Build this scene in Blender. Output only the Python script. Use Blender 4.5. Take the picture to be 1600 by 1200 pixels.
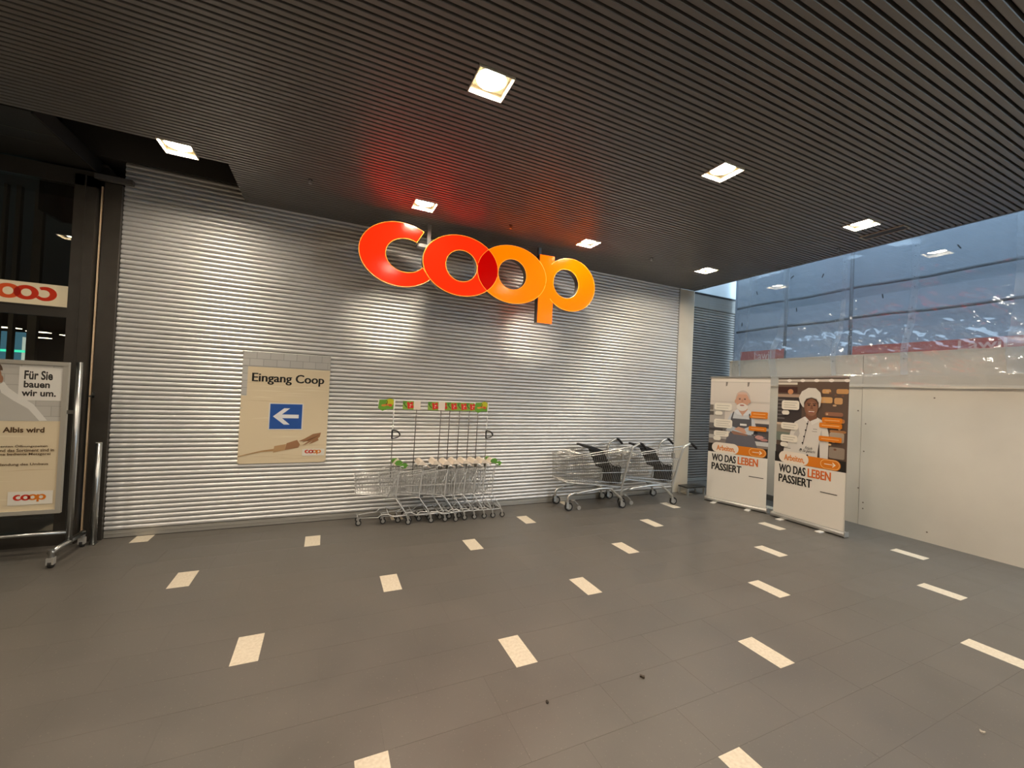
import bpy, math, random
from mathutils import Matrix, Vector
random.seed(7)
for o in list(bpy.data.objects):
    bpy.data.objects.remove(o)
SC = bpy.context.scene
COL = SC.collection
PI = math.pi

# ------------------------------------------------------------------ camera
cd = bpy.data.cameras.new('camera'); cam = bpy.data.objects.new('camera', cd); COL.objects.link(cam)
cd.sensor_width = 36.0; cd.lens = 14.3096; cd.clip_start = 0.05; cd.clip_end = 200
right = Vector((0.90936834, -0.41336978, 0.0466332))
down = Vector((0.04860392, -0.00575379, -0.99880156))
fwd = Vector((0.41314269, 0.91054507, 0.01485908))
cm = Matrix((right, -down, -fwd)).transposed().to_4x4()
cm.translation = Vector((0.0, -5.08055, 1.58))
cam.matrix_world = cm
SC.camera = cam

# ------------------------------------------------------------------ world and exposure
w = bpy.data.worlds.new('sky'); SC.world = w; w.use_nodes = True
bg = w.node_tree.nodes['Background']
bg.inputs['Color'].default_value = (0.58, 0.79, 1.0, 1)
bg.inputs['Strength'].default_value = 3.0
SC.view_settings.view_transform = 'Standard'
SC.view_settings.look = 'None'
SC.view_settings.gamma = 1.0
SC.view_settings.use_curve_mapping = False
SC.view_settings.exposure = 0.56
LAMP = 210.0            # radiance of the downlight discs
LAMP_COL = (1.0, 0.86, 0.69)

# ------------------------------------------------------------------ materials
MATS = {}
def lin(c):
    c /= 255.0
    return c / 12.92 if c <= 0.04045 else ((c + 0.055) / 1.055) ** 2.4
def rgb(r, g, b): return (lin(r), lin(g), lin(b))
def mat(name, col, rough=0.5, metal=0.0, emit=None, es=1.0, spec=0.5):
    if name in MATS: return MATS[name]
    m = bpy.data.materials.new(name); m.use_nodes = True
    b = m.node_tree.nodes['Principled BSDF']
    b.inputs['Base Color'].default_value = (*col, 1)
    b.inputs['Roughness'].default_value = rough
    b.inputs['Metallic'].default_value = metal
    b.inputs['Specular IOR Level'].default_value = spec
    if emit:
        b.inputs['Emission Color'].default_value = (*emit, 1)
        b.inputs['Emission Strength'].default_value = es
    MATS[name] = m
    return m
def noisy(m, scale, c1, c2, detail=4.0, stretch=(1, 1, 1), bump=0.0, rvar=None, rand=0.0):
    """object-space noise between two colours, optional bump and roughness variation"""
    nt = m.node_tree; N = nt.nodes; L = nt.links; b = N['Principled BSDF']
    tc = N.new('ShaderNodeTexCoord'); mp = N.new('ShaderNodeMapping'); mp.inputs['Scale'].default_value = stretch
    nz = N.new('ShaderNodeTexNoise'); nz.inputs['Scale'].default_value = scale; nz.inputs['Detail'].default_value = detail
    geo = N.new('ShaderNodeNewGeometry')
    L.new(geo.outputs['Position'], mp.inputs['Vector']); L.new(mp.outputs['Vector'], nz.inputs['Vector'])
    mx = N.new('ShaderNodeMix'); mx.data_type = 'RGBA'
    rmp = N.new('ShaderNodeMapRange'); rmp.inputs['From Min'].default_value = 0.3; rmp.inputs['From Max'].default_value = 0.7
    L.new(nz.outputs['Fac'], rmp.inputs['Value']); L.new(rmp.outputs['Result'], mx.inputs['Factor'])
    mx.inputs['A'].default_value = (*c1, 1); mx.inputs['B'].default_value = (*c2, 1)
    out = mx.outputs['Result']
    if rand > 0:
        oi = N.new('ShaderNodeObjectInfo'); r2 = N.new('ShaderNodeMapRange')
        r2.inputs['To Min'].default_value = 1 - rand; r2.inputs['To Max'].default_value = 1 + rand
        L.new(oi.outputs['Random'], r2.inputs['Value'])
        hv = N.new('ShaderNodeHueSaturation'); L.new(r2.outputs['Result'], hv.inputs['Value']); L.new(out, hv.inputs['Color'])
        out = hv.outputs['Color']
    L.new(out, b.inputs['Base Color'])
    if rvar:
        r3 = N.new('ShaderNodeMapRange'); r3.inputs['To Min'].default_value = rvar[0]; r3.inputs['To Max'].default_value = rvar[1]
        L.new(rmp.outputs['Result'], r3.inputs['Value']); L.new(r3.outputs['Result'], b.inputs['Roughness'])
    if bump > 0:
        bp = N.new('ShaderNodeBump'); bp.inputs['Strength'].default_value = bump; bp.inputs['Distance'].default_value = 0.01
        L.new(nz.outputs['Fac'], bp.inputs['Height']); L.new(bp.outputs['Normal'], b.inputs['Normal'])
    return m
def flat(r, g, b, rough=0.55): return mat('print_%d_%d_%d' % (r, g, b), rgb(r, g, b), rough, spec=0.3)
def speckle(m, scale, thr, col):
    """sparse light specks mixed over the base colour"""
    nt = m.node_tree; N = nt.nodes; L = nt.links; b = N['Principled BSDF']
    geo = N.new('ShaderNodeNewGeometry'); v = N.new('ShaderNodeTexNoise'); v.inputs['Scale'].default_value = scale; v.inputs['Detail'].default_value = 1
    L.new(geo.outputs['Position'], v.inputs['Vector'])
    r = N.new('ShaderNodeMapRange'); r.inputs['From Min'].default_value = thr; r.inputs['From Max'].default_value = thr + 0.04
    L.new(v.outputs['Fac'], r.inputs['Value'])
    mx = N.new('ShaderNodeMix'); mx.data_type = 'RGBA'; mx.inputs['B'].default_value = (*col, 1)
    src = b.inputs['Base Color'].links[0].from_socket
    L.new(src, mx.inputs['A']); L.new(r.outputs['Result'], mx.inputs['Factor']); L.new(mx.outputs['Result'], b.inputs['Base Color'])

m_tile = noisy(mat('rubber_tile', (0.1, 0.1, 0.1), 0.42), 2.3, rgb(92, 88, 82), rgb(101, 96, 89), 6, rvar=(0.33, 0.46), rand=0.015)
speckle(m_tile, 95, 0.70, rgb(118, 112, 102))
m_cream_tile = noisy(mat('cream_tile', (0.6, 0.55, 0.45), 0.45), 60, rgb(205, 192, 168), rgb(222, 211, 190), 3)
m_grout = mat('tile_joint', rgb(98, 94, 88), 0.8)
m_slat = mat('ceiling_slat', rgb(112, 109, 105), 0.36)
m_void = mat('ceiling_void', rgb(14, 13, 12), 0.9)
m_cpanel = noisy(mat('ceiling_panel', rgb(44, 42, 39), 0.5), 40, rgb(42, 40, 37), rgb(48, 46, 43))
m_alu = noisy(mat('shutter_aluminium', rgb(190, 190, 190), 0.40, 0.5), 1.2, rgb(220, 219, 217), rgb(230, 229, 227), 3, stretch=(0.4, 1, 4))
m_alu2 = mat('grey_shutter', rgb(134, 128, 120), 0.5, 0.2)
m_rail = mat('shutter_rail', rgb(176, 173, 165), 0.45, 0.5)
m_dark = noisy(mat('dark_bronze_frame', rgb(58, 54, 48), 0.45, 0.2), 8, rgb(56, 52, 46), rgb(62, 58, 52))
m_black = mat('black_plastic', rgb(24, 24, 24), 0.45)
m_column = noisy(mat('cream_column', rgb(205, 195, 175), 0.6), 3, rgb(204, 193, 172), rgb(212, 202, 182))
m_hoard = noisy(mat('hoarding_board', rgb(215, 207, 190), 0.55), 1.4, rgb(212, 205, 190), rgb(222, 215, 200), 7)
m_wallwhite = mat('white_wall', rgb(215, 218, 218), 0.6)
m_steel = mat('galvanised_steel', rgb(176, 178, 176), 0.28, 1.0)
m_chrome = mat('chrome_wire', rgb(214, 214, 212), 0.3, 0.35)
m_cart = mat('silver_cart_tube', rgb(190, 189, 183), 0.3, 0.75)
m_rubber = mat('wheel_rubber', rgb(36, 35, 33), 0.6)
m_hub = mat('wheel_hub_grey', rgb(150, 148, 142), 0.5)
m_lampbox = mat('white_lamp_box', rgb(226, 218, 196), 0.4)
m_lamp = mat('lamp_disc', (1, 1, 1), 0.5, emit=LAMP_COL, es=LAMP)
m_red = mat('sign_red', (0.20, 0.003, 0.001), 0.14, emit=(1.0, 0.009, 0.001), es=2.3, spec=0.18)
m_orange = mat('sign_orange', (0.20, 0.035, 0.0), 0.14, emit=(1.0, 0.112, 0.0), es=1.4, spec=0.18)
m_lens = mat('sign_dark_red', (0.10, 0.002, 0.001), 0.14, emit=(0.34, 0.0, 0.0), es=1.0, spec=0.18)
m_edge = mat('sign_edge', rgb(255, 150, 50), 0.3, emit=(1.0, 0.24, 0.02), es=0.9)
m_return = mat('sign_return', rgb(120, 118, 112), 0.4, 0.4)
m_white = mat('white_plastic', rgb(232, 228, 218), 0.45)
m_offwhite = mat('banner_fabric', rgb(226, 220, 208), 0.55)
m_frame_al = mat('snap_frame', rgb(196, 192, 180), 0.38, 0.5)
m_tarp = noisy(mat('scaffold_net', rgb(120, 134, 150), 0.8), 9, rgb(136, 140, 146), rgb(150, 153, 158), 6)
m_redtarp = mat('red_banner', rgb(196, 84, 66), 0.7)
m_pole = mat('scaffold_tube', rgb(92, 94, 98), 0.5, 0.4)
m_beige = mat('beige_grip', rgb(226, 212, 194), 0.5)
m_green = mat('green_grip', rgb(92, 146, 52), 0.5)
m_plinth = mat('grey_plinth', rgb(112, 108, 100), 0.6)
m_inter = mat('interior_wall', rgb(66, 58, 50), 0.7)

def glass_mat(name, tint, refl_rough=0.0, milk=0.0, milkcol=(0.8, 0.85, 0.9), boost=1.0):
    """thin sheet: transparent + fresnel gloss + a little milky scatter"""
    m = bpy.data.materials.new(name); m.use_nodes = True; nt = m.node_tree; N = nt.nodes; L = nt.links
    for n in list(N):
        if n.type != 'OUTPUT_MATERIAL': N.remove(n)
    out = N['Material Output']
    tr = N.new('ShaderNodeBsdfTransparent'); tr.inputs['Color'].default_value = (*tint, 1)
    gl = N.new('ShaderNodeBsdfGlossy'); gl.inputs['Roughness'].default_value = refl_rough
    fr = N.new('ShaderNodeFresnel'); ge = N.new('ShaderNodeNewGeometry'); mi = N.new('ShaderNodeMapRange')      # same reflectance from both sides of the sheet
    mi.inputs['To Min'].default_value = 1.5; mi.inputs['To Max'].default_value = 1 / 1.5
    L.new(ge.outputs['Backfacing'], mi.inputs['Value']); L.new(mi.outputs['Result'], fr.inputs['IOR'])
    ml = N.new('ShaderNodeMath'); ml.operation = 'MULTIPLY'; ml.inputs[1].default_value = boost; ml.use_clamp = True
    L.new(fr.outputs[0], ml.inputs[0])
    mx = N.new('ShaderNodeMixShader'); L.new(ml.outputs[0], mx.inputs['Fac']); L.new(tr.outputs[0], mx.inputs[1]); L.new(gl.outputs[0], mx.inputs[2])
    last = mx
    if milk > 0:
        df = N.new('ShaderNodeBsdfDiffuse'); df.inputs['Color'].default_value = (*milkcol, 1)
        tl = N.new('ShaderNodeBsdfTranslucent'); tl.inputs['Color'].default_value = (*milkcol, 1)
        a = N.new('ShaderNodeMixShader'); a.inputs['Fac'].default_value = 0.5; L.new(df.outputs[0], a.inputs[1]); L.new(tl.outputs[0], a.inputs[2])
        b = N.new('ShaderNodeMixShader'); b.inputs['Fac'].default_value = milk; L.new(mx.outputs[0], b.inputs[1]); L.new(a.outputs[0], b.inputs[2])
        last = b
    L.new(last.outputs[0], out.inputs['Surface'])
    return m
def crinkle(m):
    """fine creases of the film: ridged noise running along the diagonals, as bump on the gloss"""
    nt = m.node_tree; N = nt.nodes; L = nt.links
    geo = N.new('ShaderNodeNewGeometry'); mp = N.new('ShaderNodeMapping'); mp.inputs['Rotation'].default_value = (math.radians(-35), 0, 0); mp.inputs['Scale'].default_value = (1, 0.35, 1.4)
    nz = N.new('ShaderNodeTexNoise'); nz.noise_type = 'RIDGED_MULTIFRACTAL'; nz.inputs['Scale'].default_value = 4.0; nz.inputs['Detail'].default_value = 4.0
    L.new(geo.outputs['Position'], mp.inputs['Vector']); L.new(mp.outputs['Vector'], nz.inputs['Vector'])
    bp = N.new('ShaderNodeBump'); bp.inputs['Strength'].default_value = 1.0; bp.inputs['Distance'].default_value = 0.05
    L.new(nz.outputs['Fac'], bp.inputs['Height'])
    for n in N:
        if n.type == 'BSDF_GLOSSY': L.new(bp.outputs['Normal'], n.inputs['Normal'])
m_glass = glass_mat('window_glass', (0.80, 0.80, 0.76), boost=2.4)
m_clear = glass_mat('clear_glass', (0.95, 0.97, 0.98), boost=1.3)
m_plastic = glass_mat('clear_plastic_film', (0.94, 0.95, 0.96), 0.09, milk=0.15, boost=2.6)
crinkle(m_plastic)
m_tape = glass_mat('eyelet_tape', (0.93, 0.94, 0.95), 0.2, milk=0.26)

# ------------------------------------------------------------------ mesh helpers
class MB:
    def __init__(s): s.v = []; s.f = []; s.m = []; s.mi = 0
    def face(s, idx): s.f.append(idx); s.m.append(s.mi)
    def box(s, x0, x1, y0, y1, z0, z1):
        n = len(s.v)
        s.v += [(x0, y0, z0), (x1, y0, z0), (x1, y1, z0), (x0, y1, z0), (x0, y0, z1), (x1, y0, z1), (x1, y1, z1), (x0, y1, z1)]
        for q in ((0, 3, 2, 1), (4, 5, 6, 7), (0, 1, 5, 4), (1, 2, 6, 5), (2, 3, 7, 6), (3, 0, 4, 7)): s.face([n + i for i in q])
        return s
    def tube(s, pts, r, k=6, cap=True):
        pts = [Vector(p) for p in pts]; n0 = len(s.v); rings = len(pts)
        rr = r if isinstance(r, (list, tuple)) else [r] * rings
        ref = None
        for i, p in enumerate(pts):
            d = (pts[min(i + 1, rings - 1)] - pts[max(i - 1, 0)]).normalized()
            if ref is None or abs(ref.dot(d)) > 0.98: ref = Vector((0, 0, 1)) if abs(d.z) < 0.9 else Vector((1, 0, 0))
            a = d.cross(ref).normalized(); b = d.cross(a)
            for j in range(k):
                t = 2 * PI * j / k
                s.v.append(tuple(p + (a * math.cos(t) + b * math.sin(t)) * rr[i]))
        for i in range(rings - 1):
            for j in range(k):
                j2 = (j + 1) % k
                s.face([n0 + i * k + j, n0 + i * k + j2, n0 + (i + 1) * k + j2, n0 + (i + 1) * k + j])
        if cap:
            s.face([n0 + j for j in range(k)][::-1]); s.face([n0 + (rings - 1) * k + j for j in range(k)])
        return s
    def disc_y(s, c, r, t, k=18):      # wheel: cylinder about the y axis
        return s.tube([(c[0], c[1] - t / 2, c[2]), (c[0], c[1] + t / 2, c[2])], r, k)
    def disc_z(s, c, r, t, k=24):
        return s.tube([(c[0], c[1], c[2] - t / 2), (c[0], c[1], c[2] + t / 2)], r, k)
    def loft(s, rings, close=True):
        n0 = len(s.v); k = len(rings[0])
        for r in rings: s.v += [tuple(p) for p in r]
        for i in range(len(rings) - 1):
            for j in range(k if close else k - 1):
                j2 = (j + 1) % k
                s.face([n0 + i * k + j, n0 + i * k + j2, n0 + (i + 1) * k + j2, n0 + (i + 1) * k + j])
        return s
    def prism(s, poly, fn, d0, d1):    # poly 2D -> fn(u, v, d) 3D
        n = len(s.v); k = len(poly)
        s.v += [fn(u, v, d0) for u, v in poly] + [fn(u, v, d1) for u, v in poly]
        s.face(list(range(n, n + k))); s.face(list(range(n + k, n + 2 * k))[::-1])
        for i in range(k):
            j = (i + 1) % k; s.face([n + i, n + k + i, n + k + j, n + j])
        return s
def mesh(name, mb, mats, smooth=False):
    me = bpy.data.meshes.new(name); me.from_pydata([tuple(v) for v in mb.v], [], mb.f)
    mats = mats if isinstance(mats, (list, tuple)) else [mats]
    for m in mats: me.materials.append(m)
    if len(mats) > 1: me.polygons.foreach_set('material_index', mb.m)
    if smooth: me.polygons.foreach_set('use_smooth', [True] * len(me.polygons))
    me.update(); return me
def link(name, me, parent=None, local=False):
    o = bpy.data.objects.new(name, me); COL.objects.link(o)
    if parent is not None:
        o.parent = parent
        if not local:                                   # vertices are given in world coordinates
            inv = world_of(parent).inverted(); o.matrix_parent_inverse = inv
    return o
def world_of(o):
    m = o.matrix_basis.copy()
    if o.parent is not None: m = world_of(o.parent) @ o.matrix_parent_inverse @ m
    return m
def obj(name, mb, mats, parent=None, smooth=False, local=False): return link(name, mesh(name, mb, mats, smooth), parent, local)
def tag(o, label, cat, group=None):
    o['label'] = label; o['category'] = cat
    if group: o['group'] = group
    return o
def struct(o): o['kind'] = 'structure'; return o
def stuff(o): o['kind'] = 'stuff'; return o
def thing(name, label, cat, loc=(0, 0, 0), rz=0.0, group=None):
    o = bpy.data.objects.new(name, None); COL.objects.link(o); o.empty_display_size = 0.1
    o.location = loc; o.rotation_euler = (0, 0, rz)
    return tag(o, label, cat, group)
def copy_tree(o, parent=None):
    c = o.copy(); COL.objects.link(c)
    if parent is not None: c.parent = parent
    for ch in [x for x in bpy.data.objects if x.parent == o]: copy_tree(ch, c)
    return c
def ell(cx, cy, rx, ry, a0=0.0, a1=360.0, n=48):
    full = abs(a1 - a0) >= 360
    return [(cx + rx * math.cos(math.radians(a0 + (a1 - a0) * i / (n if full else n - 1))), cy + ry * math.sin(math.radians(a0 + (a1 - a0) * i / (n if full else n - 1)))) for i in range(n)]
def rrect(x0, y0, x1, y1, r, n=6):
    p = []
    for cx, cy, a in ((x1 - r, y1 - r, 0), (x0 + r, y1 - r, 90), (x0 + r, y0 + r, 180), (x1 - r, y0 + r, 270)):
        p += [(cx + r * math.cos(math.radians(a + 90 * i / n)), cy + r * math.sin(math.radians(a + 90 * i / n))) for i in range(n + 1)]
    return p
TEXT = {}
def text2d(s, bold=0.0, shear=0.0):
    """outline of a string as 2D vertices and faces (bounding box from 0,0)"""
    key = (s, bold, shear)
    if key in TEXT: return TEXT[key]
    cu = bpy.data.curves.new('lettering', 'FONT'); cu.body = s; cu.offset = bold; cu.shear = shear; cu.resolution_u = 3; cu.fill_mode = 'FRONT'
    t = bpy.data.objects.new('lettering', cu); COL.objects.link(t); bpy.context.view_layer.update()
    me = bpy.data.meshes.new_from_object(t.evaluated_get(bpy.context.evaluated_depsgraph_get()))
    vs = [(v.co.x, v.co.y) for v in me.vertices]; fs = [list(p.vertices) for p in me.polygons]
    bpy.data.objects.remove(t); bpy.data.curves.remove(cu); bpy.data.meshes.remove(me)
    TEXT[key] = (vs, fs); return vs, fs
class Print:
    """flat print: polygons laid on a plane, each new layer a hair nearer"""
    def __init__(s, O, U, V, N, step=0.00025, first=0.0006):
        s.O, s.U, s.V, s.N = Vector(O), Vector(U), Vector(V), Vector(N); s.mb = MB(); s.mats = []; s.d = first; s.step = step
    def fn(s, u, v): return tuple(s.O + s.U * u + s.V * v + s.N * s.d)
    def use(s, m):
        if m not in s.mats: s.mats.append(m)
        s.mb.mi = s.mats.index(m)
    def poly(s, pts, m, up=True):
        if up: s.d += s.step
        s.use(m); n = len(s.mb.v); s.mb.v += [s.fn(u, v) for u, v in pts]; s.mb.face(list(range(n, n + len(pts)))); return s
    def rect(s, x0, y0, x1, y1, m, up=True): return s.poly([(x0, y0), (x1, y0), (x1, y1), (x0, y1)], m, up)
    def ring(s, outer, inner, m, up=True):
        if up: s.d += s.step
        s.use(m); n = len(s.mb.v); k = len(outer)
        s.mb.v += [s.fn(*p) for p in outer] + [s.fn(*p) for p in inner]
        for i in range(k):
            j = (i + 1) % k; s.mb.face([n + i, n + j, n + k + j, n + k + i])
        return s
    def text(s, body, x0, y0, x1, y1, m, bold=0.0, shear=0.0, flip=False, fat=0.0):
        """fits the string into the box"""
        if fat > 0:                                     # heavier strokes: the string set three times a hair apart
            for k in (-1, 0, 1):
                s.text(body, x0 + fat + k * fat, y0, x1 - fat + k * fat, y1, m, bold, shear, flip); s.d -= s.step * (k != 1) * 0.8
            return s
        s.d += s.step; s.use(m); vs, fs = text2d(body, bold, shear)
        xs = [v[0] for v in vs]; ys = [v[1] for v in vs]; n = len(s.mb.v)
        ax, bx, ay, by = min(xs), max(xs), min(ys), max(ys)
        for x, y in vs:
            tx = (x - ax) / (bx - ax); ty = (y - ay) / (by - ay)
            if flip: tx = 1 - tx
            s.mb.v.append(s.fn(x0 + tx * (x1 - x0), y0 + ty * (y1 - y0)))
        for f in fs: s.mb.face([n + i for i in f])
        return s
    def logo(s, x0, y0, wdt, hgt, mr, mo, ml, flip=False):
        """the four joined letters, box width wdt, overall height hgt"""
        sx = wdt / 2.945; sy = hgt / 0.885
        def T(p):
            q = [((a - 0.229) * sx, (b - 2.434) * sy) for a, b in p]
            return [(x0 + (wdt - a if flip else a), y0 + b) for a, b in q]
        s.poly(T(letter_c()), mr)
        for o_, i_, m in ((ELL['o1'], ELL['o1i'], mr), (ELL['o2'], ELL['o2i'], mo), (ELL['p'], ELL['pi'], mo)):
            s.ring(T(ell(*o_)), T(ell(*i_)), m)
        s.poly(T([(2.335, 2.434), (2.545, 2.434), (2.545, 3.29), (2.335, 3.29)]), mo)
        s.poly(T(lens_poly()), ml)
        return s
    def build(s, name, parent=None): return obj(name, s.mb, s.mats, parent)
ELL = {'c': (0.654, 2.979, 0.425, 0.344), 'ci': (0.711, 2.977, 0.217, 0.183), 'o1': (1.336, 2.972, 0.446, 0.345), 'o1i': (1.333, 2.969, 0.187, 0.18),
       'o2': (1.979, 2.974, 0.456, 0.347), 'o2i': (1.972, 2.974, 0.188, 0.186), 'p': (2.792, 2.969, 0.38, 0.338), 'pi': (2.728, 2.974, 0.19, 0.187)}
def letter_c(): return ell(*ELL['c'], 56.7, 320.6, 60) + ell(*ELL['ci'], 326.5, 61.4, 48)
def lens_poly():
    a = [p for p in ell(*ELL['o1'], -80, 80, 120) if ((p[0] - 1.979) / 0.456) ** 2 + ((p[1] - 2.974) / 0.347) ** 2 <= 1]
    b = [p for p in ell(*ELL['o2'], 100, 260, 120) if ((p[0] - 1.336) / 0.446) ** 2 + ((p[1] - 2.972) / 0.345) ** 2 <= 1]
    return a + b

HC = 3.419      # underside of the slatted ceiling
XE = 5.65       # outer edge of the ceiling
XH = 6.58       # face of the hoarding
def seen(x, y, z):
    d = Vector((x, y, z)) - cm.translation; f = d.dot(fwd)
    if f < 0.3: return None
    return 800 + 635.98 * d.dot(right) / f, 600 + 635.98 * d.dot(down) / f, f
def in_view(x, y, z, mar=60):
    s = seen(x, y, z)
    return s is not None and -mar < s[0] < 1600 + mar and -mar < s[1] < 1200 + mar

# ------------------------------------------------------------------ floor of rubber tiles
RH, PX, WT = 0.2795, 2.359, 0.138
fl = MB().box(-9, 8.2, -9.5, 0.9, -0.12, -0.0008)
floor = struct(obj('floor', fl, m_grout))
tiles = []
GAP = 0.0005
for k in range(-24, 9):
    yc = -2.2875 + k * RH
    y0, y1 = yc - RH / 2, yc + RH / 2
    if k % 2 == 0:
        mrow = k // 2; base = -0.3449 - 1.476 * mrow
        j0 = math.ceil((-6.5 - base) / PX)
        j = j0
        while base + j * PX < 6.6:
            xc = base + j * PX; tiles.append((xc - WT / 2, xc + WT / 2, y0, y1, True))
            dw = (PX - WT) / 4
            for q in range(4): tiles.append((xc + WT / 2 + q * dw, xc + WT / 2 + (q + 1) * dw, y0, y1, False))
            j += 1
    else:
        dw = (PX - WT) / 4; x = -6.5 + (k % 4) * 0.14
        while x < 6.5: tiles.append((x, x + dw, y0, y1, False)); x += dw
def clip(t):
    x0, x1, y0, y1, c = t
    x1 = min(x1, 7.4); y1 = min(y1, 0.56)
    return (x0, x1, y0, y1, c)
tiles = [clip(t) for t in tiles if t[2] < 0.5 and t[3] > -8.5]
def tile_depth(t):
    a = seen((t[0] + t[1]) / 2, (t[2] + t[3]) / 2, 0)
    return a[2] if a and in_view((t[0] + t[1]) / 2, (t[2] + t[3]) / 2, 0, 50) else 99
tiles.sort(key=tile_depth)
shared = {}
n_dark = 0; rest = MB()
for t in tiles:
    x0, x1, y0, y1, cream = t
    w_, h_ = round(x1 - x0 - GAP, 4), round(y1 - y0 - GAP, 4)
    vis = tile_depth(t) < 90
    if vis and (cream or n_dark < 275):
        key = (w_, h_, cream)
        if key not in shared:
            mb = MB(); b = 0.0005
            mb.v += [(-w_/2, -h_/2, -0.001), (w_/2, -h_/2, -0.002), (w_/2, h_/2, -0.002), (-w_/2, h_/2, -0.002),
                     (-w_/2 + b, -h_/2 + b, 0), (w_/2 - b, -h_/2 + b, 0), (w_/2 - b, h_/2 - b, 0), (-w_/2 + b, h_/2 - b, 0)]
            for q in ((4, 5, 6, 7), (0, 1, 5, 4), (1, 2, 6, 5), (2, 3, 7, 6), (3, 0, 4, 7)): mb.face(list(q))
            shared[key] = mesh('cream_tile' if cream else 'floor_tile', mb, m_cream_tile if cream else m_tile)
        o = link('cream_tile' if cream else 'floor_tile', shared[key], floor, local=True)
        o.location = ((x0 + x1) / 2, (y0 + y1) / 2, 0)
        if not cream: n_dark += 1
    else:
        rest.mi = 1 if cream else 0
        n = len(rest.v); g = GAP / 2
        rest.v += [(x0 + g, y0 + g, 0), (x1 - g, y0 + g, 0), (x1 - g, y1 - g, 0), (x0 + g, y1 - g, 0)]; rest.face([n, n + 1, n + 2, n + 3])
stuff(obj('tile_field', rest, [m_tile, m_cream_tile], floor))

# ------------------------------------------------------------------ slatted ceiling with downlights
LX = [-3.36, -1.2, 0.815, 2.83, 4.86]
LY = [-0.9135, -2.7735, -4.6335, -6.4935]  # last rows are unseen, added to light the floor and shutter
LS = 0.115                                     # half size of a downlight
SP, SW, SH = 0.0465, 0.0315, 0.034
ceil = MB(); ceil.box(-7, XE, -8.4, -0.97, HC + 0.075, HC + 0.12); ceil.box(-0.87, XE, -0.97, -0.06, HC + 0.075, HC + 0.12); ceil.box(-7, -2.03, -0.97, 0.0, HC + 0.075, HC + 0.12)
ceiling = struct(obj('ceiling', ceil, m_void))
sm = {}
hid = MB()
row = 0
y = -0.03
while y > -8.3:
    x_start = -7.0
    if y > -0.97 and y < 0: x_start = -0.87
    if -0.97 < y < -0.83: x_start = -1.2 + LS
    cuts = []
    for ly in LY:
        if abs(y - ly) < LS + SW / 2:
            for lx in LX: cuts.append((lx - LS, lx + LS))
    segs = [(x_start, XE - 0.03)]
    for c0, c1 in cuts:
        ns = []
        for a, b in segs:
            if c1 <= a or c0 >= b: ns.append((a, b)); continue
            if c0 > a: ns.append((a, c0))
            if c1 < b: ns.append((c1, b))
        segs = ns
    for a, b in segs:
        if y > -4.75:
            key = round(b - a, 3)
            if key not in sm:
                l2 = (b - a) / 2; mb = MB()
                prof = [(-SW/2, SH), (-SW/2, 0.0025), (-SW/2 + 0.0025, 0), (SW/2 - 0.0025, 0), (SW/2, 0.0025), (SW/2, SH)]
                mb.loft([[(-l2, p, q) for p, q in prof], [(l2, p, q) for p, q in prof]], close=False)
                mb.face([0, 1, 2, 3, 4, 5]); mb.face([11, 10, 9, 8, 7, 6])
                sm[key] = mesh('slat', mb, m_slat)
            o = link('slat', sm[key], ceiling, local=True); o.location = ((a + b) / 2, y, HC)
        else:
            hid.box(a, b, y - SW / 2, y + SW / 2, HC, HC + SH)
    y -= SP
stuff(obj('slat_field', hid, m_slat, ceiling))
# flat panels of the ceiling beside the opening
for (y0, y1) in ((-0.968, -0.640), (-0.632, -0.455), (-0.447, -0.02)):
    obj('ceiling_panel', MB().box(-7, -2.035, y0, y1, HC, HC + 0.02), m_cpanel, ceiling)
for yy in (-0.636, -0.451):
    obj('panel_joint', MB().box(-7, -2.035, yy - 0.004, yy + 0.004, HC - 0.003, HC + 0.01), mat('joint_strip', rgb(92, 88, 82), 0.4, 0.4), ceiling)
# edge trims of the ceiling and the sides of the opening
tr = MB().box(XE - 0.03, XE, -8.4, -0.02, HC - 0.004, HC + 0.13)
struct(obj('trim_1', tr, mat('edge_trim', rgb(150, 156, 160), 0.35, 0.6)))
tr = MB().box(-2.035, -2.02, -0.97, 0.0, HC - 0.012, HC + 0.12)
struct(obj('trim_2', tr, mat('hole_edge', rgb(30, 28, 26), 0.7)))
# dark space above the opening; rear closing boxes added to stop sky leaks
vb = MB(); vb.box(-2.4, -0.6, -1.3, 0.6, 4.3, 4.34); vb.box(-2.4, -0.6, -1.33, -1.3, HC + 0.12, 4.34); vb.box(-2.43, -2.4, -1.3, 0.6, HC + 0.12, 4.34); vb.box(-0.6, -0.57, -1.3, 0.6, HC + 0.12, 4.34); vb.box(-2.4, -0.6, 0.6, 0.63, 3.5, 4.34); vb.box(-2.4, -1.84, 0.31, 0.34, 3.0, 4.3); vb.box(-2.43, -2.4, 0.0, 0.34, 3.0, 4.34)
struct(obj('wall_void', vb, m_void))

m_added_wall = mat('added_wall', rgb(165, 154, 138), 0.7)  # for the unseen walls and roof added to shut out sky light
struct(obj('added_wall_front', MB().box(-7.1, XE, -8.5, -8.4, 0, 3.55), m_added_wall))  # unseen wall added to block sky light from behind the camera
struct(obj('added_wall_left', MB().box(-7.1, -7.0, -8.4, 0.0, 0, 3.55), m_added_wall))  # unseen wall added to block sky light from the left

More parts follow.
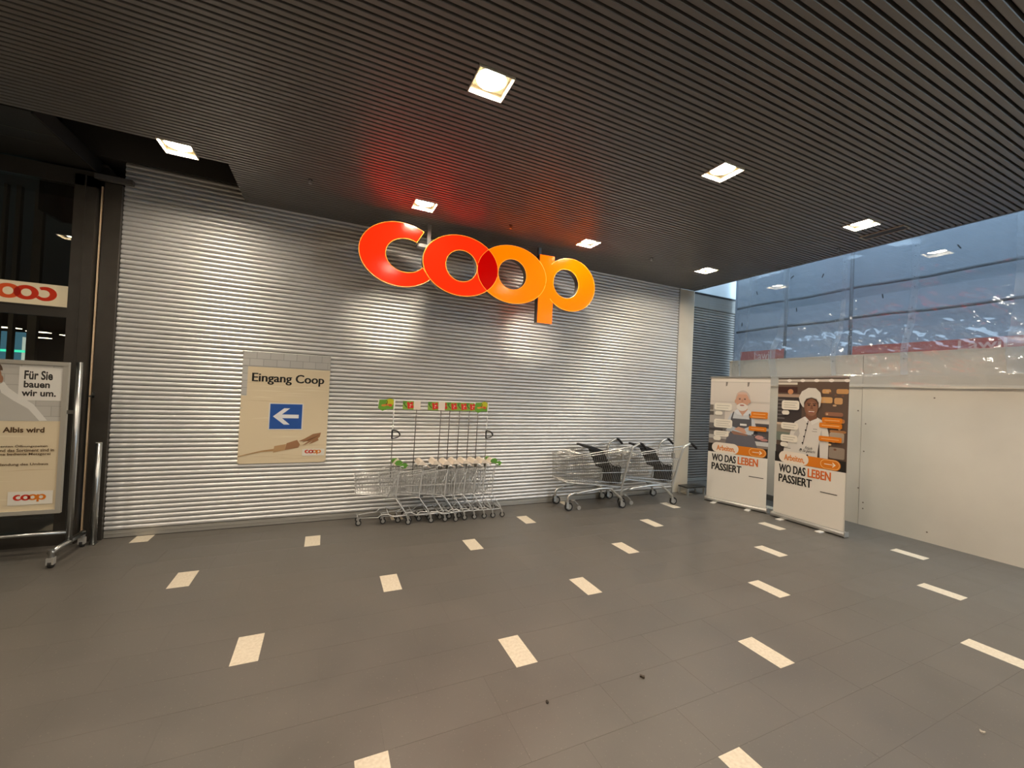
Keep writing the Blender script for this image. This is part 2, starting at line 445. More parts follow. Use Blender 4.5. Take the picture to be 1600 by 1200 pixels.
def downlight(x, y, label, grp=None):
    t = thing('ceiling_downlight', label, 'downlight', (x, y, HC), 0, grp)
    f = MB(); o, i = LS - 0.002, LS - 0.007
    for (a, b, c, d) in ((-o, o, -o, -i), (-o, o, i, o), (-o, -i, -i, i), (i, o, -i, i)): f.box(a, b, c, d, -0.005, 0.062)
    obj('frame', f, m_lampbox, t, local=True)
    obj('reflector', MB().box(-i, i, -i, i, 0.046, 0.056), m_lampbox, t, local=True)
    rg = MB(); n = 32
    outer = [(0.099 * math.cos(2 * PI * k / n), 0.099 * math.sin(2 * PI * k / n)) for k in range(n)]
    inner = [(0.090 * math.cos(2 * PI * k / n), 0.090 * math.sin(2 * PI * k / n)) for k in range(n)]
    rg.loft([[(a, b, 0.046) for a, b in outer], [(a, b, 0.031) for a, b in outer], [(a, b, 0.029) for a, b in inner], [(a, b, 0.039) for a, b in inner]])
    obj('ring', rg, m_lampbox, t, local=True, smooth=False)
    obj('lamp_disc', MB().disc_z((0, 0, 0.035), 0.090, 0.006, 32), m_lamp, t, local=True)
    return t
LAB = {(-1.2, -0.9135): 'lit square downlight at the edge of the open ceiling hole', (0.815, -0.9135): 'lit square downlight above the red letters of the hanging sign',
       (2.83, -0.9135): 'lit square downlight above the orange p of the hanging sign', (4.86, -0.9135): 'lit square downlight near the cream column corner',
       (0.815, -2.7735): 'lit square downlight with round lamp disc facing the open floor', (2.83, -2.7735): 'lit square downlight midway between the plain one and the ceiling hatch',
       (4.86, -2.7735): 'lit square downlight beside the narrow ceiling hatch'}
for ly in LY:
    for lx in LX:
        if (lx, ly) == (-3.36, -0.9135): continue
        if (lx, ly) in LAB: downlight(lx, ly, LAB[(lx, ly)], 'square downlights in the slatted ceiling')
        else: downlight(lx, ly, 'square recessed downlight continuing the ceiling grid out of view, away from the shutter', 'square downlights in the slatted ceiling')

# narrow hatch frame in the ceiling
t = thing('ceiling_hatch', 'narrow rectangular metal hatch frame in the slatted ceiling', 'vent', (5.25, -2.79, HC - 0.004))
f = MB()
for a, b, c, d in ((-0.065, 0.065, -0.19, -0.18), (-0.065, 0.065, 0.18, 0.19), (-0.065, -0.055, -0.18, 0.18), (0.055, 0.065, -0.18, 0.18)): f.box(a, b, c, d, -0.004, 0.004)
obj('frame', f, mat('hatch_frame', rgb(176, 166, 146), 0.4), t, local=True)
obj('cover', MB().box(-0.055, 0.055, -0.18, 0.18, 0.0, 0.003), m_cpanel, t, local=True)
# sprinkler heads
for (x, y, l) in ((-0.23, -0.907, 'small sprinkler head between the ceiling hole and the red letter'), (1.781, -0.921, 'small sprinkler head above the overlap of the two letters o'),
                  (3.837, -0.914, 'small sprinkler head between the letter p and the column'), (5.511, -0.322, 'small sprinkler head in the ceiling corner over the column'),
                  (5.378, -2.306, 'small round sprinkler plate near the outer ceiling edge')):
    t = thing('sprinkler_head', l, 'sprinkler', (x, y, HC), 0, 'sprinkler heads')
    s = MB().disc_z((0, 0, -0.002), 0.02, 0.004, 14); obj('plate', s, m_cpanel, t, local=True)
    s = MB().tube([(0, 0, -0.004), (0, 0, -0.03)], 0.006, 8); s.tube([(-0.012, 0, -0.008), (-0.014, 0, -0.028), (0, 0, -0.036)], 0.0025, 5); s.tube([(0.012, 0, -0.008), (0.014, 0, -0.028), (0, 0, -0.036)], 0.0025, 5)
    obj('nozzle', s, m_steel, t, local=True)
    obj('deflector', MB().disc_z((0, 0, -0.037), 0.013, 0.002, 12), m_steel, t, local=True)

# ------------------------------------------------------------------ roller shutters
def shutter(name, label, x0, x1, yb, z0, z1, pitch, m, loc_rail, guides):
    t = thing(name, label, 'roller shutter', ((x0 + x1) / 2, yb, 0))
    L2 = (x1 - x0) / 2; bul = 0.0115; hh = pitch
    prof = [(0.012, 0.0), (0.004, 0.0015), (-0.0005, 0.0040)]
    for i in range(9):
        a = i / 8; prof.append((-bul * math.sin(PI * (0.14 + 0.80 * a)) - 0.001, 0.005 + (hh - 0.0095) * a))
    prof += [(0.002, hh - 0.0035), (0.012, hh - 0.003)]
    mb = MB(); mb.loft([[(-L2, p, q) for p, q in prof], [(L2, p, q) for p, q in prof]], close=False)
    sl = mesh('shutter_slat', mb, m, smooth=True)
    obj('backing', MB().box(-L2, L2, 0.012, 0.02, 0.02, z1), m_void, t, local=True)
    z = z0
    while z < z1:
        o = link('shutter_slat', sl, t, local=True); o.location = (0, 0, z); z += pitch
    obj('bottom_rail', MB().box(-L2, L2, -0.008, 0.012, 0.006, z0 - 0.001).box(-L2, L2, -0.012, 0.012, z0 - 0.03, z0 - 0.026), m_rail, t, local=True)
    obj('rubber_seal', MB().box(-L2, L2, -0.004, 0.01, 0.0, 0.006), m_rubber, t, local=True)
    return t
X0, X1 = -1.845, 5.31
sh = shutter('roller_shutter', 'wide silver roller shutter of horizontal slats behind the shopping carts', X0, X1, 0.0, 0.072, 3.62, 0.0462, m_alu, None, None)
for sx in (X1,):
    obj('guide_rail', MB().box(sx - 0.006, sx + 0.012, -0.02, 0.02, 0, 3.45), m_rail, sh)
obj('shutter_box', MB().box(-2.3, 5.3, -0.02, 0.5, 3.585, 4.1), mat('shutter_box_grey', rgb(78, 74, 70), 0.6), sh)
obj('lintel_bar', MB().box(-2.03, -1.76, -0.10, -0.05, HC - 0.075, HC - 0.03), mat('lintel_grey', rgb(92, 88, 84), 0.5), sh)
sh2 = shutter('roller_shutter', 'dark grey roller shutter set back beyond the cream column', 5.68, 7.47, 0.57, 0.07, 3.33, 0.0485, m_alu2, None, None)
hd = MB().box(5.68, 7.47, 0.545, 0.60, 3.33, 3.58); obj('shutter_box', hd, m_alu2, sh2)
obj('top_edge', MB().box(5.68, 7.49, 0.53, 0.60, 3.58, 3.61), m_black, sh2)
obj('guide_rail', MB().box(7.455, 7.49, 0.52, 0.60, 0, 3.58), mat('guide_white', rgb(190, 192, 190), 0.5), sh2)

# cream column between the two shutters and the wall over the recess
col = MB().box(5.322, 5.66, -0.012, 0.62, 0, HC - 0.002)
c = tag(obj('column', col, m_column), 'plain cream painted column at the end of the silver shutter', 'column')
struct(obj('wall_back', MB().box(5.66, 8.6, 0.6, 0.7, 3.6, 5.4).box(7.49, 8.6, 0.6, 0.7, 0, 3.6), m_wallwhite))
# low metal step at the column foot
t = thing('metal_step', 'low dark metal step frame at the foot of the cream column', 'step', (5.60, -0.16, 0))
obj('top_plate', MB().box(-0.20, 0.20, -0.10, 0.10, 0.115, 0.135), mat('step_metal', rgb(78, 76, 72), 0.4, 0.6), t, local=True)
for a in (-0.185, 0.185):
    for b in (-0.085, 0.085):
        obj('leg', MB().box(a - 0.013, a + 0.013, b - 0.013, b + 0.013, 0, 0.115), m_cart, t, local=True)
obj('cross_bar', MB().box(-0.172, 0.172, 0.078, 0.092, 0.06, 0.072), m_cart, t, local=True)

# ------------------------------------------------------------------ dark pillar and glazed front on the left
tag(obj('pillar', MB().box(-1.975, X0 - 0.003, -0.045, 0.3, 0, HC - 0.08), m_dark), 'dark bronze pillar between the glazed front and the silver shutter', 'pillar')
win = struct(link('window_1', None)); win.location = (-2.1, -0.05, 0)
GY = -0.05
fr = MB()
obj('mullion', MB().box(-2.165, -2.015, GY - 0.03, GY + 0.05, 0, 3.36).box(-2.095, -2.085, GY - 0.036, GY - 0.03, 0, 3.36), m_dark, win)
obj('transom', MB().box(-7, -2.165, GY - 0.028, GY + 0.04, 2.045, 2.135).box(-7, -2.165, GY - 0.034, GY - 0.028, 2.125, 2.135), m_dark, win)
obj('head_rail', MB().box(-7, -2.015, GY - 0.03, GY + 0.05, 3.26, 3.40), m_dark, win)
obj('sill_rail', MB().box(-7, -2.165, GY - 0.03, GY + 0.05, 0.0, 0.12), m_dark, win)
obj('glass_pane', MB().box(-7, -2.165, GY - 0.004, GY + 0.004, 2.135, 3.26), m_glass, win)
obj('glass_pane', MB().box(-7, -2.165, GY - 0.004, GY + 0.004, 0.12, 2.045), m_glass, win)
obj('mullion', MB().box(-4.2, -4.06, GY - 0.03, GY + 0.05, 0, 3.36), m_dark, win)
m_slit = mat('gap_light_paint', rgb(236, 208, 172), 0.4)  # pale colour stands in for shop light showing through the gap
tag(obj('gap_light_strip', MB().box(-2.001, -1.988, -0.03, 0.03, 0.02, 3.3), m_slit), 'thin pale strip standing in for shop light in the gap beside the dark pillar', 'strip')
tag(obj('latch_bracket', MB().box(-1.985, -1.955, -0.075, -0.046, 1.335, 1.35).box(-1.965, -1.955, -0.075, -0.046, 1.335, 1.375), m_steel), 'small metal latch bracket on the dark pillar', 'bracket')
# lit fascia band behind the upper pane, lettering reversed as seen from outside
m_band = mat('lit_band', rgb(235, 215, 180), 0.5, emit=(1.0, 0.78, 0.52), es=0.42)
t = thing('lit_sign_band', 'glowing cream sign band behind the glass with red reversed lettering', 'sign', (-3.1, 0.02, 2.14))
obj('light_box', MB().box(-4.0, -2.168, 0.0, 0.05, 2.142, 2.338), m_band, t)
pr = Print((-2.80, 0.0, 2.166), (1, 0, 0), (0, 0, 1), (0, -1, 0))
mr_, mo_, ml_ = mat('band_red', rgb(190, 40, 20), 0.5, emit=(0.5, 0.03, 0.01), es=0.6), mat('band_orange', rgb(215, 75, 30), 0.5, emit=(0.6, 0.08, 0.02), es=0.6), mat('band_dark', rgb(150, 25, 15), 0.5, emit=(0.3, 0.01, 0.005), es=0.6)
pr.logo(0, -0.02, 0.53, 0.165, mr_, mo_, ml_, flip=True); pr.build('lettering', t)
# shop interior behind the glass
struct(obj('floor_shop', MB().box(-14, -1.98, 0.92, 24, -0.02, 0.0), m_inter)); struct(obj('ceiling_shop', MB().box(-14, -1.98, 0.01, 24, 3.5, 3.52), m_inter))
struct(obj('added_roof', MB().box(-14.1, XE, -8.6, 24.1, 4.36, 4.5), m_added_wall)); struct(obj('added_wall_behind', MB().box(-1.88, 5.3, 0.64, 0.7, 0, 4.34), m_added_wall))  # unseen roof slab and rear wall, added to stop sky light leaking in
struct(obj('wall_shop_back', MB().box(-14, -1.9, 24, 24.05, 0, 3.5), m_inter)); struct(obj('wall_shop_side', MB().box(-1.93, -1.9, 0.32, 24, 0, 4.34), m_inter)); struct(obj('wall_shop_far', MB().box(-14.05, -14, 0.3, 24, 0, 3.5), m_inter))
m_il = mat('interior_lamp', (1, 1, 1), 0.5, emit=(1.0, 0.88, 0.66), es=6.0)
for i, (x, y, l) in enumerate(((-7.33, 9.4, 0), (-6.59, 10.15, 0), (-10.8, 16.2, 0), (-10.56, 17.46, 0), (-10.0, 18.4, 0), (-12.4, 21.6, 0))):
    t = thing('interior_strip_light', 'small lit strip lamp on the dark ceiling inside the shop glass', 'lamp', (x, y, 3.0), 0, 'strip lamps inside the shop')
    w_ = 0.3
    obj('tube', MB().box(-w_, w_, -0.1, -0.02, 0, 0.02), m_il, t, local=True); obj('tube', MB().box(-w_, w_, 0.15, 0.23, 0, 0.02), m_il, t, local=True)
    obj('hanger', MB().tube([(0, 0.06, 0.08), (0, 0.06, 0.5)], 0.008, 6), m_void, t, local=True)
    obj('housing', MB().box(-w_, w_, -0.12, 0.25, 0.02, 0.08), m_void, t, local=True)
tag(obj('green_light_tube', MB().tube([(-5.3, 4.0, 1.83), (-4.285, 4.0, 1.831)], 0.02, 10), mat('green_led', (0.1, 0.8, 0.5), 0.5, emit=(0.05, 0.75, 0.45), es=1.3)), 'glowing green light tube inside the shop glass', 'light')
tag(obj('blue_panel', MB().box(-5.4, -4.52, 4.3, 4.34, 0.9, 2.15), mat('blue_display', rgb(70, 110, 130), 0.4, emit=rgb(60, 110, 130), es=0.5)), 'pale blue display panel inside the shop behind the green tube', 'panel')
tag(obj('white_display', MB().prism([(-4.52, 0.9), (-4.40, 0.9), (-4.39, 1.98), (-4.44, 2.06), (-4.52, 2.07)], lambda u, v, d: (u, d, v), 4.2, 4.26), mat('white_display', rgb(220, 225, 215), 0.5, emit=(0.8, 0.85, 0.75), es=0.5)), 'white upright display shape inside the shop beside the blue panel', 'display')
for x, w_, l_ in ((-3.16, 0.012, 'very thin'), (-3.06, 0.018, 'slim'), (-2.9, 0.035, 'broad')):  # grey bars imitate upright reflections in the upper pane
    tag(obj('reflection_bar', MB().box(x - w_, x + w_, 1.0, 1.05, 0, 3.495), mat('reflection_bar', rgb(96, 92, 84), 0.5)), l_ + ' grey upright bar standing in for a reflection in the dark shop glass', 'reflection', 'bars standing in for reflections in the shop glass')

# ------------------------------------------------------------------ hanging letters
SY = -0.60; SD = 0.085
sg = thing('hanging_sign', 'large glowing red and orange lower-case letters hung under the slatted ceiling', 'sign', (1.7, SY + SD / 2, 2.434))
def fn_s(y):
    return lambda u, v, d: (u, y + d, v)
def ring_solid(o_, i_, yf, m, name):
    mb = MB(); a = ell(*o_, n=64); b = ell(*i_, n=64)
    mb.mi = 0
    mb.loft([[(u, yf, v) for u, v in a], [(u, yf, v) for u, v in b]])
    mb.mi = 1
    mb.loft([[(u, yf, v) for u, v in b], [(u, yf + SD, v) for u, v in b]]); mb.loft([[(u, yf + SD, v) for u, v in a], [(u, yf, v) for u, v in a]])
    mb.loft([[(u, yf + SD, v) for u, v in b], [(u, yf + SD, v) for u, v in a]])
    return obj(name, mb, [m, m_return], sg)
def poly_solid(p, yf, m, name):
    mb = MB(); n = len(p)
    mb.v += [(u, yf, v) for u, v in p] + [(u, yf + SD, v) for u, v in p]
    mb.face(list(range(n))); mb.mi = 1; mb.face([n + i for i in range(n)][::-1])
    for i in range(n): j = (i + 1) % n; mb.face([i, n + i, n + j, j])
    return obj(name, mb, [m, m_return], sg)
def edge(path, parent, y, closed=True):
    pts = [(u, y, v) for u, v in path]
    if closed: pts = pts + pts[:1]
    obj('edge_trim', MB().tube(pts, 0.0032, 5, cap=False), m_edge, parent)
cpoly = letter_c()
lc = poly_solid(cpoly, SY, m_red, 'letter_c'); edge(cpoly, lc, SY)
l1 = ring_solid(ELL['o1'], ELL['o1i'], SY - 0.001, m_red, 'letter_o'); edge(ell(*ELL['o1'], n=64), l1, SY - 0.001); edge(ell(*ELL['o1i'], n=64), l1, SY - 0.001)
l2 = ring_solid(ELL['o2'], ELL['o2i'], SY, m_orange, 'letter_o'); edge(ell(*ELL['o2'], n=64), l2, SY); edge(ell(*ELL['o2i'], n=64), l2, SY)
lp = ring_solid(ELL['p'], ELL['pi'], SY, m_orange, 'letter_p'); edge(ell(*ELL['p'], -140, 140, 60), lp, SY, False); edge(ell(*ELL['pi'], n=64), lp, SY)
stem = [(2.335, 2.434), (2.545, 2.434), (2.545, 3.292), (2.335, 3.285)]
mb = MB(); mb.v += [(u, SY - 0.0006, v) for u, v in stem] + [(u, SY + SD, v) for u, v in stem]; mb.face([0, 1, 2, 3]); mb.mi = 1
for i in range(4): j = (i + 1) % 4; mb.face([i, 4 + i, 4 + j, j])
obj('stem', mb, [m_orange, m_return], lp)
lp_ = MB(); pl = lens_poly(); lp_.v += [(u, SY - 0.002, v) for u, v in pl]; lp_.face(list(range(len(pl))))
ov = obj('overlap', lp_, m_lens, sg); ov['label'] = 'dark red overlap of the two round letters'
for x in (0.975, 2.40):
    b = MB().box(x - 0.02, x + 0.02, -0.47, -0.43, 3.14, HC).box(x - 0.14, x + 0.05, -0.52, -0.44, 3.13, 3.165)
    obj('bracket', b, m_steel, sg)

# ------------------------------------------------------------------ poster on the shutter
def wood_print(pr, W, H, y0, y1, seed, base=((222, 205, 172), (230, 216, 186), (210, 190, 154))):
    rnd = random.Random(seed)
    n = 9; h = (y1 - y0) / n
    pr.rect(0, y0, W, y1, flat(*base[0]))
    for i in range(n * 3):
        yy = y0 + rnd.random() * (y1 - y0 - 0.03); xx = rnd.random() * W * 0.6; l = W * (0.25 + 0.4 * rnd.random()); t_ = 0.004 + 0.008 * rnd.random()
        x2 = min(W, xx + l); c = base[1 + i % 2]
        dy = (rnd.random() - 0.5) * 0.03
        pr.poly([(xx, yy), ((xx + x2) / 2, yy + dy * 0.6), (x2, yy + dy), ((xx + x2) / 2, yy + dy * 0.6 + t_)], flat(*c), up=(i % 9 == 0))
def brick_print(pr, x0, x1, y0, y1, bw, bh, c1=(188, 186, 180), c2=(160, 158, 152), seed=1):
    rnd = random.Random(seed)
    pr.rect(x0, y0, x1, y1, flat(*c2)); r = 0; yy = y1
    pr.d += pr.step
    while yy > y0 + 0.01:
        xx = x0 - (bw / 2 if r % 2 else 0)
        while xx < x1:
            a, b = max(x0, xx + 0.003), min(x1, xx + bw - 0.003); c = max(y0, yy - bh + 0.003)
            k = rnd.choice((0, 4, -4))
            if b - a > 0.01: pr.rect(a, c, b, yy - 0.003, flat(c1[0] + k, c1[1] + k, c1[2] + k), up=False)
            xx += bw
        yy -= bh; r += 1
K = flat(32, 30, 26); WHITE = flat(228, 222, 210)
LR, LO, LD = flat(196, 48, 26), flat(214, 120, 30), flat(140, 24, 16)
PW, PH = 0.841, 1.189
t = thing('wall_poster', 'wooden-look entrance poster with a blue arrow square on the silver shutter', 'poster', (-0.395, -0.02, 0.672))
obj('board', MB().box(-0.815, 0.026, -0.024, -0.012, 0.672, 0.672 + PH), m_offwhite, t)
pr = Print((-0.815, -0.024, 0.672), (1, 0, 0), (0, 0, 1), (0, -1, 0))
wood_print(pr, PW, PH, 0, PH, 3)
brick_print(pr, 0, PW, 1.03, PH, 0.125, 0.075, seed=2); brick_print(pr, 0, 0.05, 0.72, 1.03, 0.125, 0.075, seed=4)
pr.text('Eingang Coop', 0.09, 0.845, 0.785, 0.965, K, bold=0.006, fat=0.0030)
pr.rect(0.262, 0.360, 0.590, 0.650, flat(222, 222, 220)); pr.rect(0.272, 0.37, 0.58, 0.64, flat(40, 84, 158))
pr.poly([(0.302, 0.505), (0.405, 0.595), (0.462, 0.595), (0.385, 0.527), (0.548, 0.527), (0.548, 0.487), (0.388, 0.487), (0.465, 0.418), (0.408, 0.418)], flat(232, 232, 232))
br = flat(158, 116, 82); br2 = flat(186, 150, 108); br3 = flat(128, 92, 66)
pr.poly([(0.0, 0.075), (0.10, 0.10), (0.22, 0.125), (0.32, 0.13), (0.33, 0.155), (0.22, 0.14), (0.08, 0.105), (0.0, 0.082)], flat(176, 140, 96))
pr.poly([(0.32, 0.115), (0.43, 0.14), (0.44, 0.205), (0.33, 0.185)], br2); pr.poly([(0.43, 0.14), (0.56, 0.165), (0.575, 0.20), (0.545, 0.25), (0.445, 0.215)], br)
pr.poly([(0.56, 0.235), (0.62, 0.265), (0.70, 0.315), (0.78, 0.33), (0.77, 0.285), (0.75, 0.265), (0.76, 0.245), (0.70, 0.215), (0.66, 0.20), (0.70, 0.24), (0.63, 0.20), (0.60, 0.19), (0.66, 0.235)], br)
for i in range(4): pr.poly([(0.60 + 0.03 * i, 0.222 + 0.012 * i), (0.70 + 0.02 * i, 0.262 + 0.012 * i), (0.70 + 0.02 * i, 0.268 + 0.012 * i), (0.60 + 0.03 * i, 0.227 + 0.012 * i)], br3, up=(i == 0))
pr.rect(0.60, 0.075, 0.825, 0.15, flat(226, 220, 206)); pr.logo(0.625, 0.088, 0.165, 0.052, LR, LO, LD)
pr.build('printed_sheet', t)
for x_ in (-0.809, 0.018):
    for z_ in (0.68, 1.26, 1.852):
        obj('fixing_clip', MB().box(x_ - 0.008, x_ + 0.008, -0.028, -0.02, z_ - 0.004, z_ + 0.004), m_steel, t)

# ------------------------------------------------------------------ rolling poster stand on the left
t = thing('poster_stand', 'rolling tubular steel stand holding a framed poster before the glass', 'poster stand', (-2.4, -0.4, 0))
UX = -1.923; ULX = -2.93
for ux in (UX, ULX):
    obj('upright', MB().tube([(ux, -0.4, 0.10), (ux, -0.4, 1.645)], 0.021, 14), m_steel, t, smooth=True)
    obj('foot_tube', MB().tube([(ux, -0.655, 0.125), (ux, -0.165, 0.125)], 0.021, 12), m_steel, t, smooth=True)
    for yy in (-0.64, -0.19):
        cs = obj('caster', MB().tube([(ux, yy, 0.145), (ux, yy, 0.05)], 0.02, 12), m_steel, t)
        obj('caster_fork', MB().box(ux - 0.022, ux + 0.022, yy - 0.02, yy + 0.02, 0.03, 0.085), m_hub, cs)
        obj('caster_wheel', MB().tube([(ux - 0.011, yy + 0.01, 0.035), (ux + 0.011, yy + 0.01, 0.035)], 0.035, 16), m_rubber, cs)
obj('bottom_rail', MB().tube([(ULX, -0.4, 0.205), (UX, -0.4, 0.205)], 0.014, 10), m_steel, t, smooth=True)
FX0, FX1, FZ0, FZ1 = -2.872, -1.984, 0.375, 1.638
for z_ in (1.22,):
    obj('clamp', MB().box(FX1, UX - 0.018, -0.41, -0.39, z_ - 0.015, z_ + 0.015), m_steel, t)
fr = MB(); q = 0.032
fr.box(FX0, FX1, -0.418, -0.388, FZ1 - q, FZ1).box(FX0, FX1, -0.418, -0.388, FZ0, FZ0 + q).box(FX0, FX0 + q, -0.418, -0.388, FZ0 + q, FZ1 - q).box(FX1 - q, FX1, -0.418, -0.388, FZ0 + q, FZ1 - q)
obj('poster_frame', fr, m_frame_al, t)
obj('back_board', MB().box(FX0 + 0.01, FX1 - 0.01, -0.405, -0.392, FZ0 + 0.01, FZ1 - 0.01), m_offwhite, t)
W_, H_ = FX1 - FX0 - 2 * q, FZ1 - FZ0 - 2 * q
pr = Print((FX0 + q, -0.405, FZ0 + q), (1, 0, 0), (0, 0, 1), (0, -1, 0))
wood_print(pr, W_, H_, 0, H_, 11)
brick_print(pr, 0, W_, 0.735, H_, 0.19, 0.085, c1=(190, 186, 176), c2=(170, 166, 156), seed=5)
# person in grey on the poster, only the shoulder and the edge of the head reach into the picture
ox = W_ - 0.33
pr.poly([(ox - 0.42, 0.735), (ox - 0.42, 0.96), (ox - 0.20, 1.02), (ox - 0.06, 1.0), (ox + 0.07, 0.90), (ox + 0.20, 0.735)], flat(186, 182, 172))
pr.poly([(ox - 0.05, 1.02), (ox - 0.02, 1.05), (ox + 0.01, 1.0), (ox + 0.07, 0.945), (ox + 0.16, 0.87), (ox + 0.245, 0.74), (ox + 0.20, 0.735), (ox + 0.13, 0.835), (ox + 0.04, 0.90), (ox - 0.03, 0.96)], flat(222, 219, 210))
pr.poly(ell(ox - 0.13, 1.09, 0.095, 0.13), flat(160, 118, 92)); pr.poly(ell(ox - 0.13, 1.14, 0.10, 0.09, 0, 180, 20), flat(92, 72, 56)); pr.poly(ell(ox - 0.036, 1.07, 0.012, 0.03), flat(160, 118, 92))
pr.rect(W_ - 0.265, 0.905, W_ - 0.005, H_ - 0.02, flat(226, 222, 212))
GK = flat(52, 48, 42)
pr.text('Für Sie', W_ - 0.235, 1.075, W_ - 0.065, 1.15, GK, bold=0.03)
pr.text('bauen', W_ - 0.235, 1.008, W_ - 0.080, 1.065, GK, bold=0.03)
pr.text('wir um.', W_ - 0.245, 0.938, W_ - 0.04, 0.99, GK, bold=0.03)
TB = flat(84, 62, 38)
pr.text('n Albis wird', W_ - 0.38, 0.640, W_ - 0.095, 0.685, TB, bold=0.03)
for i, (tx, x_0, x_1) in enumerate((('enten Öffnungszeiten', 0.345, 0.07), ('nd das Sortiment sind in', 0.345, 0.03), ('ne bediente Metzgerei', 0.345, 0.05), ('llendung des Umbaus', 0.345, 0.06))):
    yy = (0.515, 0.483, 0.449, 0.366)[i]
    pr.text(tx, W_ - x_0, yy, W_ - x_1, yy + 0.026, TB, bold=0.015)
pr.rect(W_ - 0.285, 0.05, W_ - 0.02, 0.16, flat(228, 222, 208)); pr.logo(W_ - 0.255, 0.072, 0.195, 0.062, LR, LO, LD)
pr.poly([(W_ - 0.50, 0.10), (W_ - 0.36, 0.115), (W_ - 0.34, 0.165), (W_ - 0.42, 0.155), (W_ - 0.50, 0.15)], flat(136, 100, 70))
pr.build('printed_sheet', t)
# short pipe bollard
t = thing('pipe_bollard', 'short upright steel pipe at the left foot of the shutter', 'bollard', (-1.872, -0.13, 0))
obj('pipe', MB().tube([(0, 0, 0), (0, 0, 0.92)], 0.024, 14), m_steel, t, True, True)
obj('cap', MB().disc_z((0, 0, 0.922), 0.024, 0.005, 14), m_hub, t, local=True)
obj('floor_plate', MB().box(-0.028, 0.028, -0.04, 0.04, 0, 0.006), m_steel, t, local=True)

# ------------------------------------------------------------------ roll-up banners
def banner(name, label, A, B, z_top, art):
    A = Vector((*A, 0)); B = Vector((*B, 0)); u = (B - A).normalized(); n = Vector((u.y, -u.x, 0))      # n points to the viewer's side
    if n.x > 0: n = -n
    W = (B - A).length; mid = (A + B) / 2
    t = thing(name, label, 'banner', tuple(mid))
    def F(a, d, z): p = A + u * a + n * d; return (p.x, p.y, z)
    def bx(mb, a0, a1, d0, d1, z0, z1):
        k = len(mb.v); mb.v += [F(a0, d0, z0), F(a1, d0, z0), F(a1, d1, z0), F(a0, d1, z0), F(a0, d0, z1), F(a1, d0, z1), F(a1, d1, z1), F(a0, d1, z1)]
        for q in ((0, 3, 2, 1), (4, 5, 6, 7), (0, 1, 5, 4), (1, 2, 6, 5), (2, 3, 7, 6), (3, 0, 4, 7)): mb.face([k + i for i in q])
        return mb
    ht = MB(); prof = [(0.035, 0.012), (0.045, 0.02), (0.045, 0.045), (0.03, 0.065), (0.004, 0.072), (-0.03, 0.065), (-0.045, 0.045), (-0.045, 0.02), (-0.035, 0.012)]
    ht.loft([[F(-0.012, d, z) for d, z in prof], [F(W + 0.012, d, z) for d, z in prof]]); ht.face(list(range(9))[::-1]); ht.face(list(range(9, 18)))
    obj('base_housing', ht, m_cart, t)
    obj('end_cap', bx(MB(), W + 0.012, W + 0.02, -0.045, 0.045, 0.01, 0.07), m_hub, t); obj('end_cap', bx(MB(), -0.02, -0.012, -0.045, 0.045, 0.01, 0.07), m_hub, t)
    for a in (W * 0.17, W * 0.74): obj('foot', bx(MB(), a - 0.03, a + 0.03, -0.05, 0.14, 0.0, 0.01), m_white, t)
    obj('top_rail', bx(MB(), 0, W, -0.008, 0.012, z_top, z_top + 0.022), m_cart, t)
    obj('support_pole', MB().tube([F(W / 2, -0.02, 0.05), F(W / 2, -0.015, z_top)], 0.008, 8), m_steel, t)
    sh_ = MB(); bx(sh_, 0.004, W - 0.004, 0.0, 0.0012, 0.065, z_top); obj('fabric', sh_, m_offwhite, t)
    pr = Print(F(0.004, 0.0012, 0.0), u, (0, 0, 1), n); art(pr, W - 0.008, z_top)
    pr.build('printed_picture', t)
    return t
OR = flat(224, 128, 28); SKIN = flat(206, 158, 132); DSKIN = flat(124, 84, 64)
def bubbles(pr, W, spec):
    WB = flat(238, 230, 214); LN = flat(196, 188, 172)
    for (x0, y0, x1, y1, r, nl) in spec:
        pr.poly(rrect(x0, y0, x1, y1, r), WB)
        for i in range(nl): yy = y1 - (y1 - y0) * (i + 1) / (nl + 1); pr.rect(x0 + 0.03, yy - 0.005, x1 - 0.03 - 0.02 * (i % 2), yy + 0.005, LN, up=(i == 0))
def footer(pr, W):
    pr.rect(0, 0.765, W, 0.905, flat(40, 36, 32))
    pr.rect(0, 0.07, W, 0.772, flat(232, 226, 214))
    pr.poly(rrect(0.12, 0.775, 0.80, 0.905, 0.064), OR)
    pr.poly(rrect(0.055, 0.772, 0.435, 0.925, 0.075), flat(240, 226, 208))
    pr.text('Arbeiten,', 0.125, 0.792, 0.385, 0.885, OR, bold=0.008, fat=0.002)
    pr.ring(rrect(0.575, 0.785, 0.79, 0.897, 0.055), rrect(0.581, 0.791, 0.784, 0.891, 0.05), flat(245, 200, 130))
    A_ = flat(248, 236, 214); pr.rect(0.62, 0.837, 0.735, 0.845, A_); pr.poly([(0.715, 0.871), (0.748, 0.841), (0.715, 0.811), (0.708, 0.818), (0.733, 0.841), (0.708, 0.864)], A_)
    pr.text('WO DAS', 0.06, 0.635, 0.405, 0.745, K, bold=0.012, fat=0.0028); pr.text('LEBEN', 0.43, 0.635, 0.70, 0.745, flat(222, 112, 44), bold=0.012, fat=0.0026)
    pr.text('PASSIERT', 0.06, 0.50, 0.485, 0.61, K, bold=0.012, fat=0.0028)
    pr.rect(0.585, 0.478, 0.775, 0.488, flat(70, 66, 60))
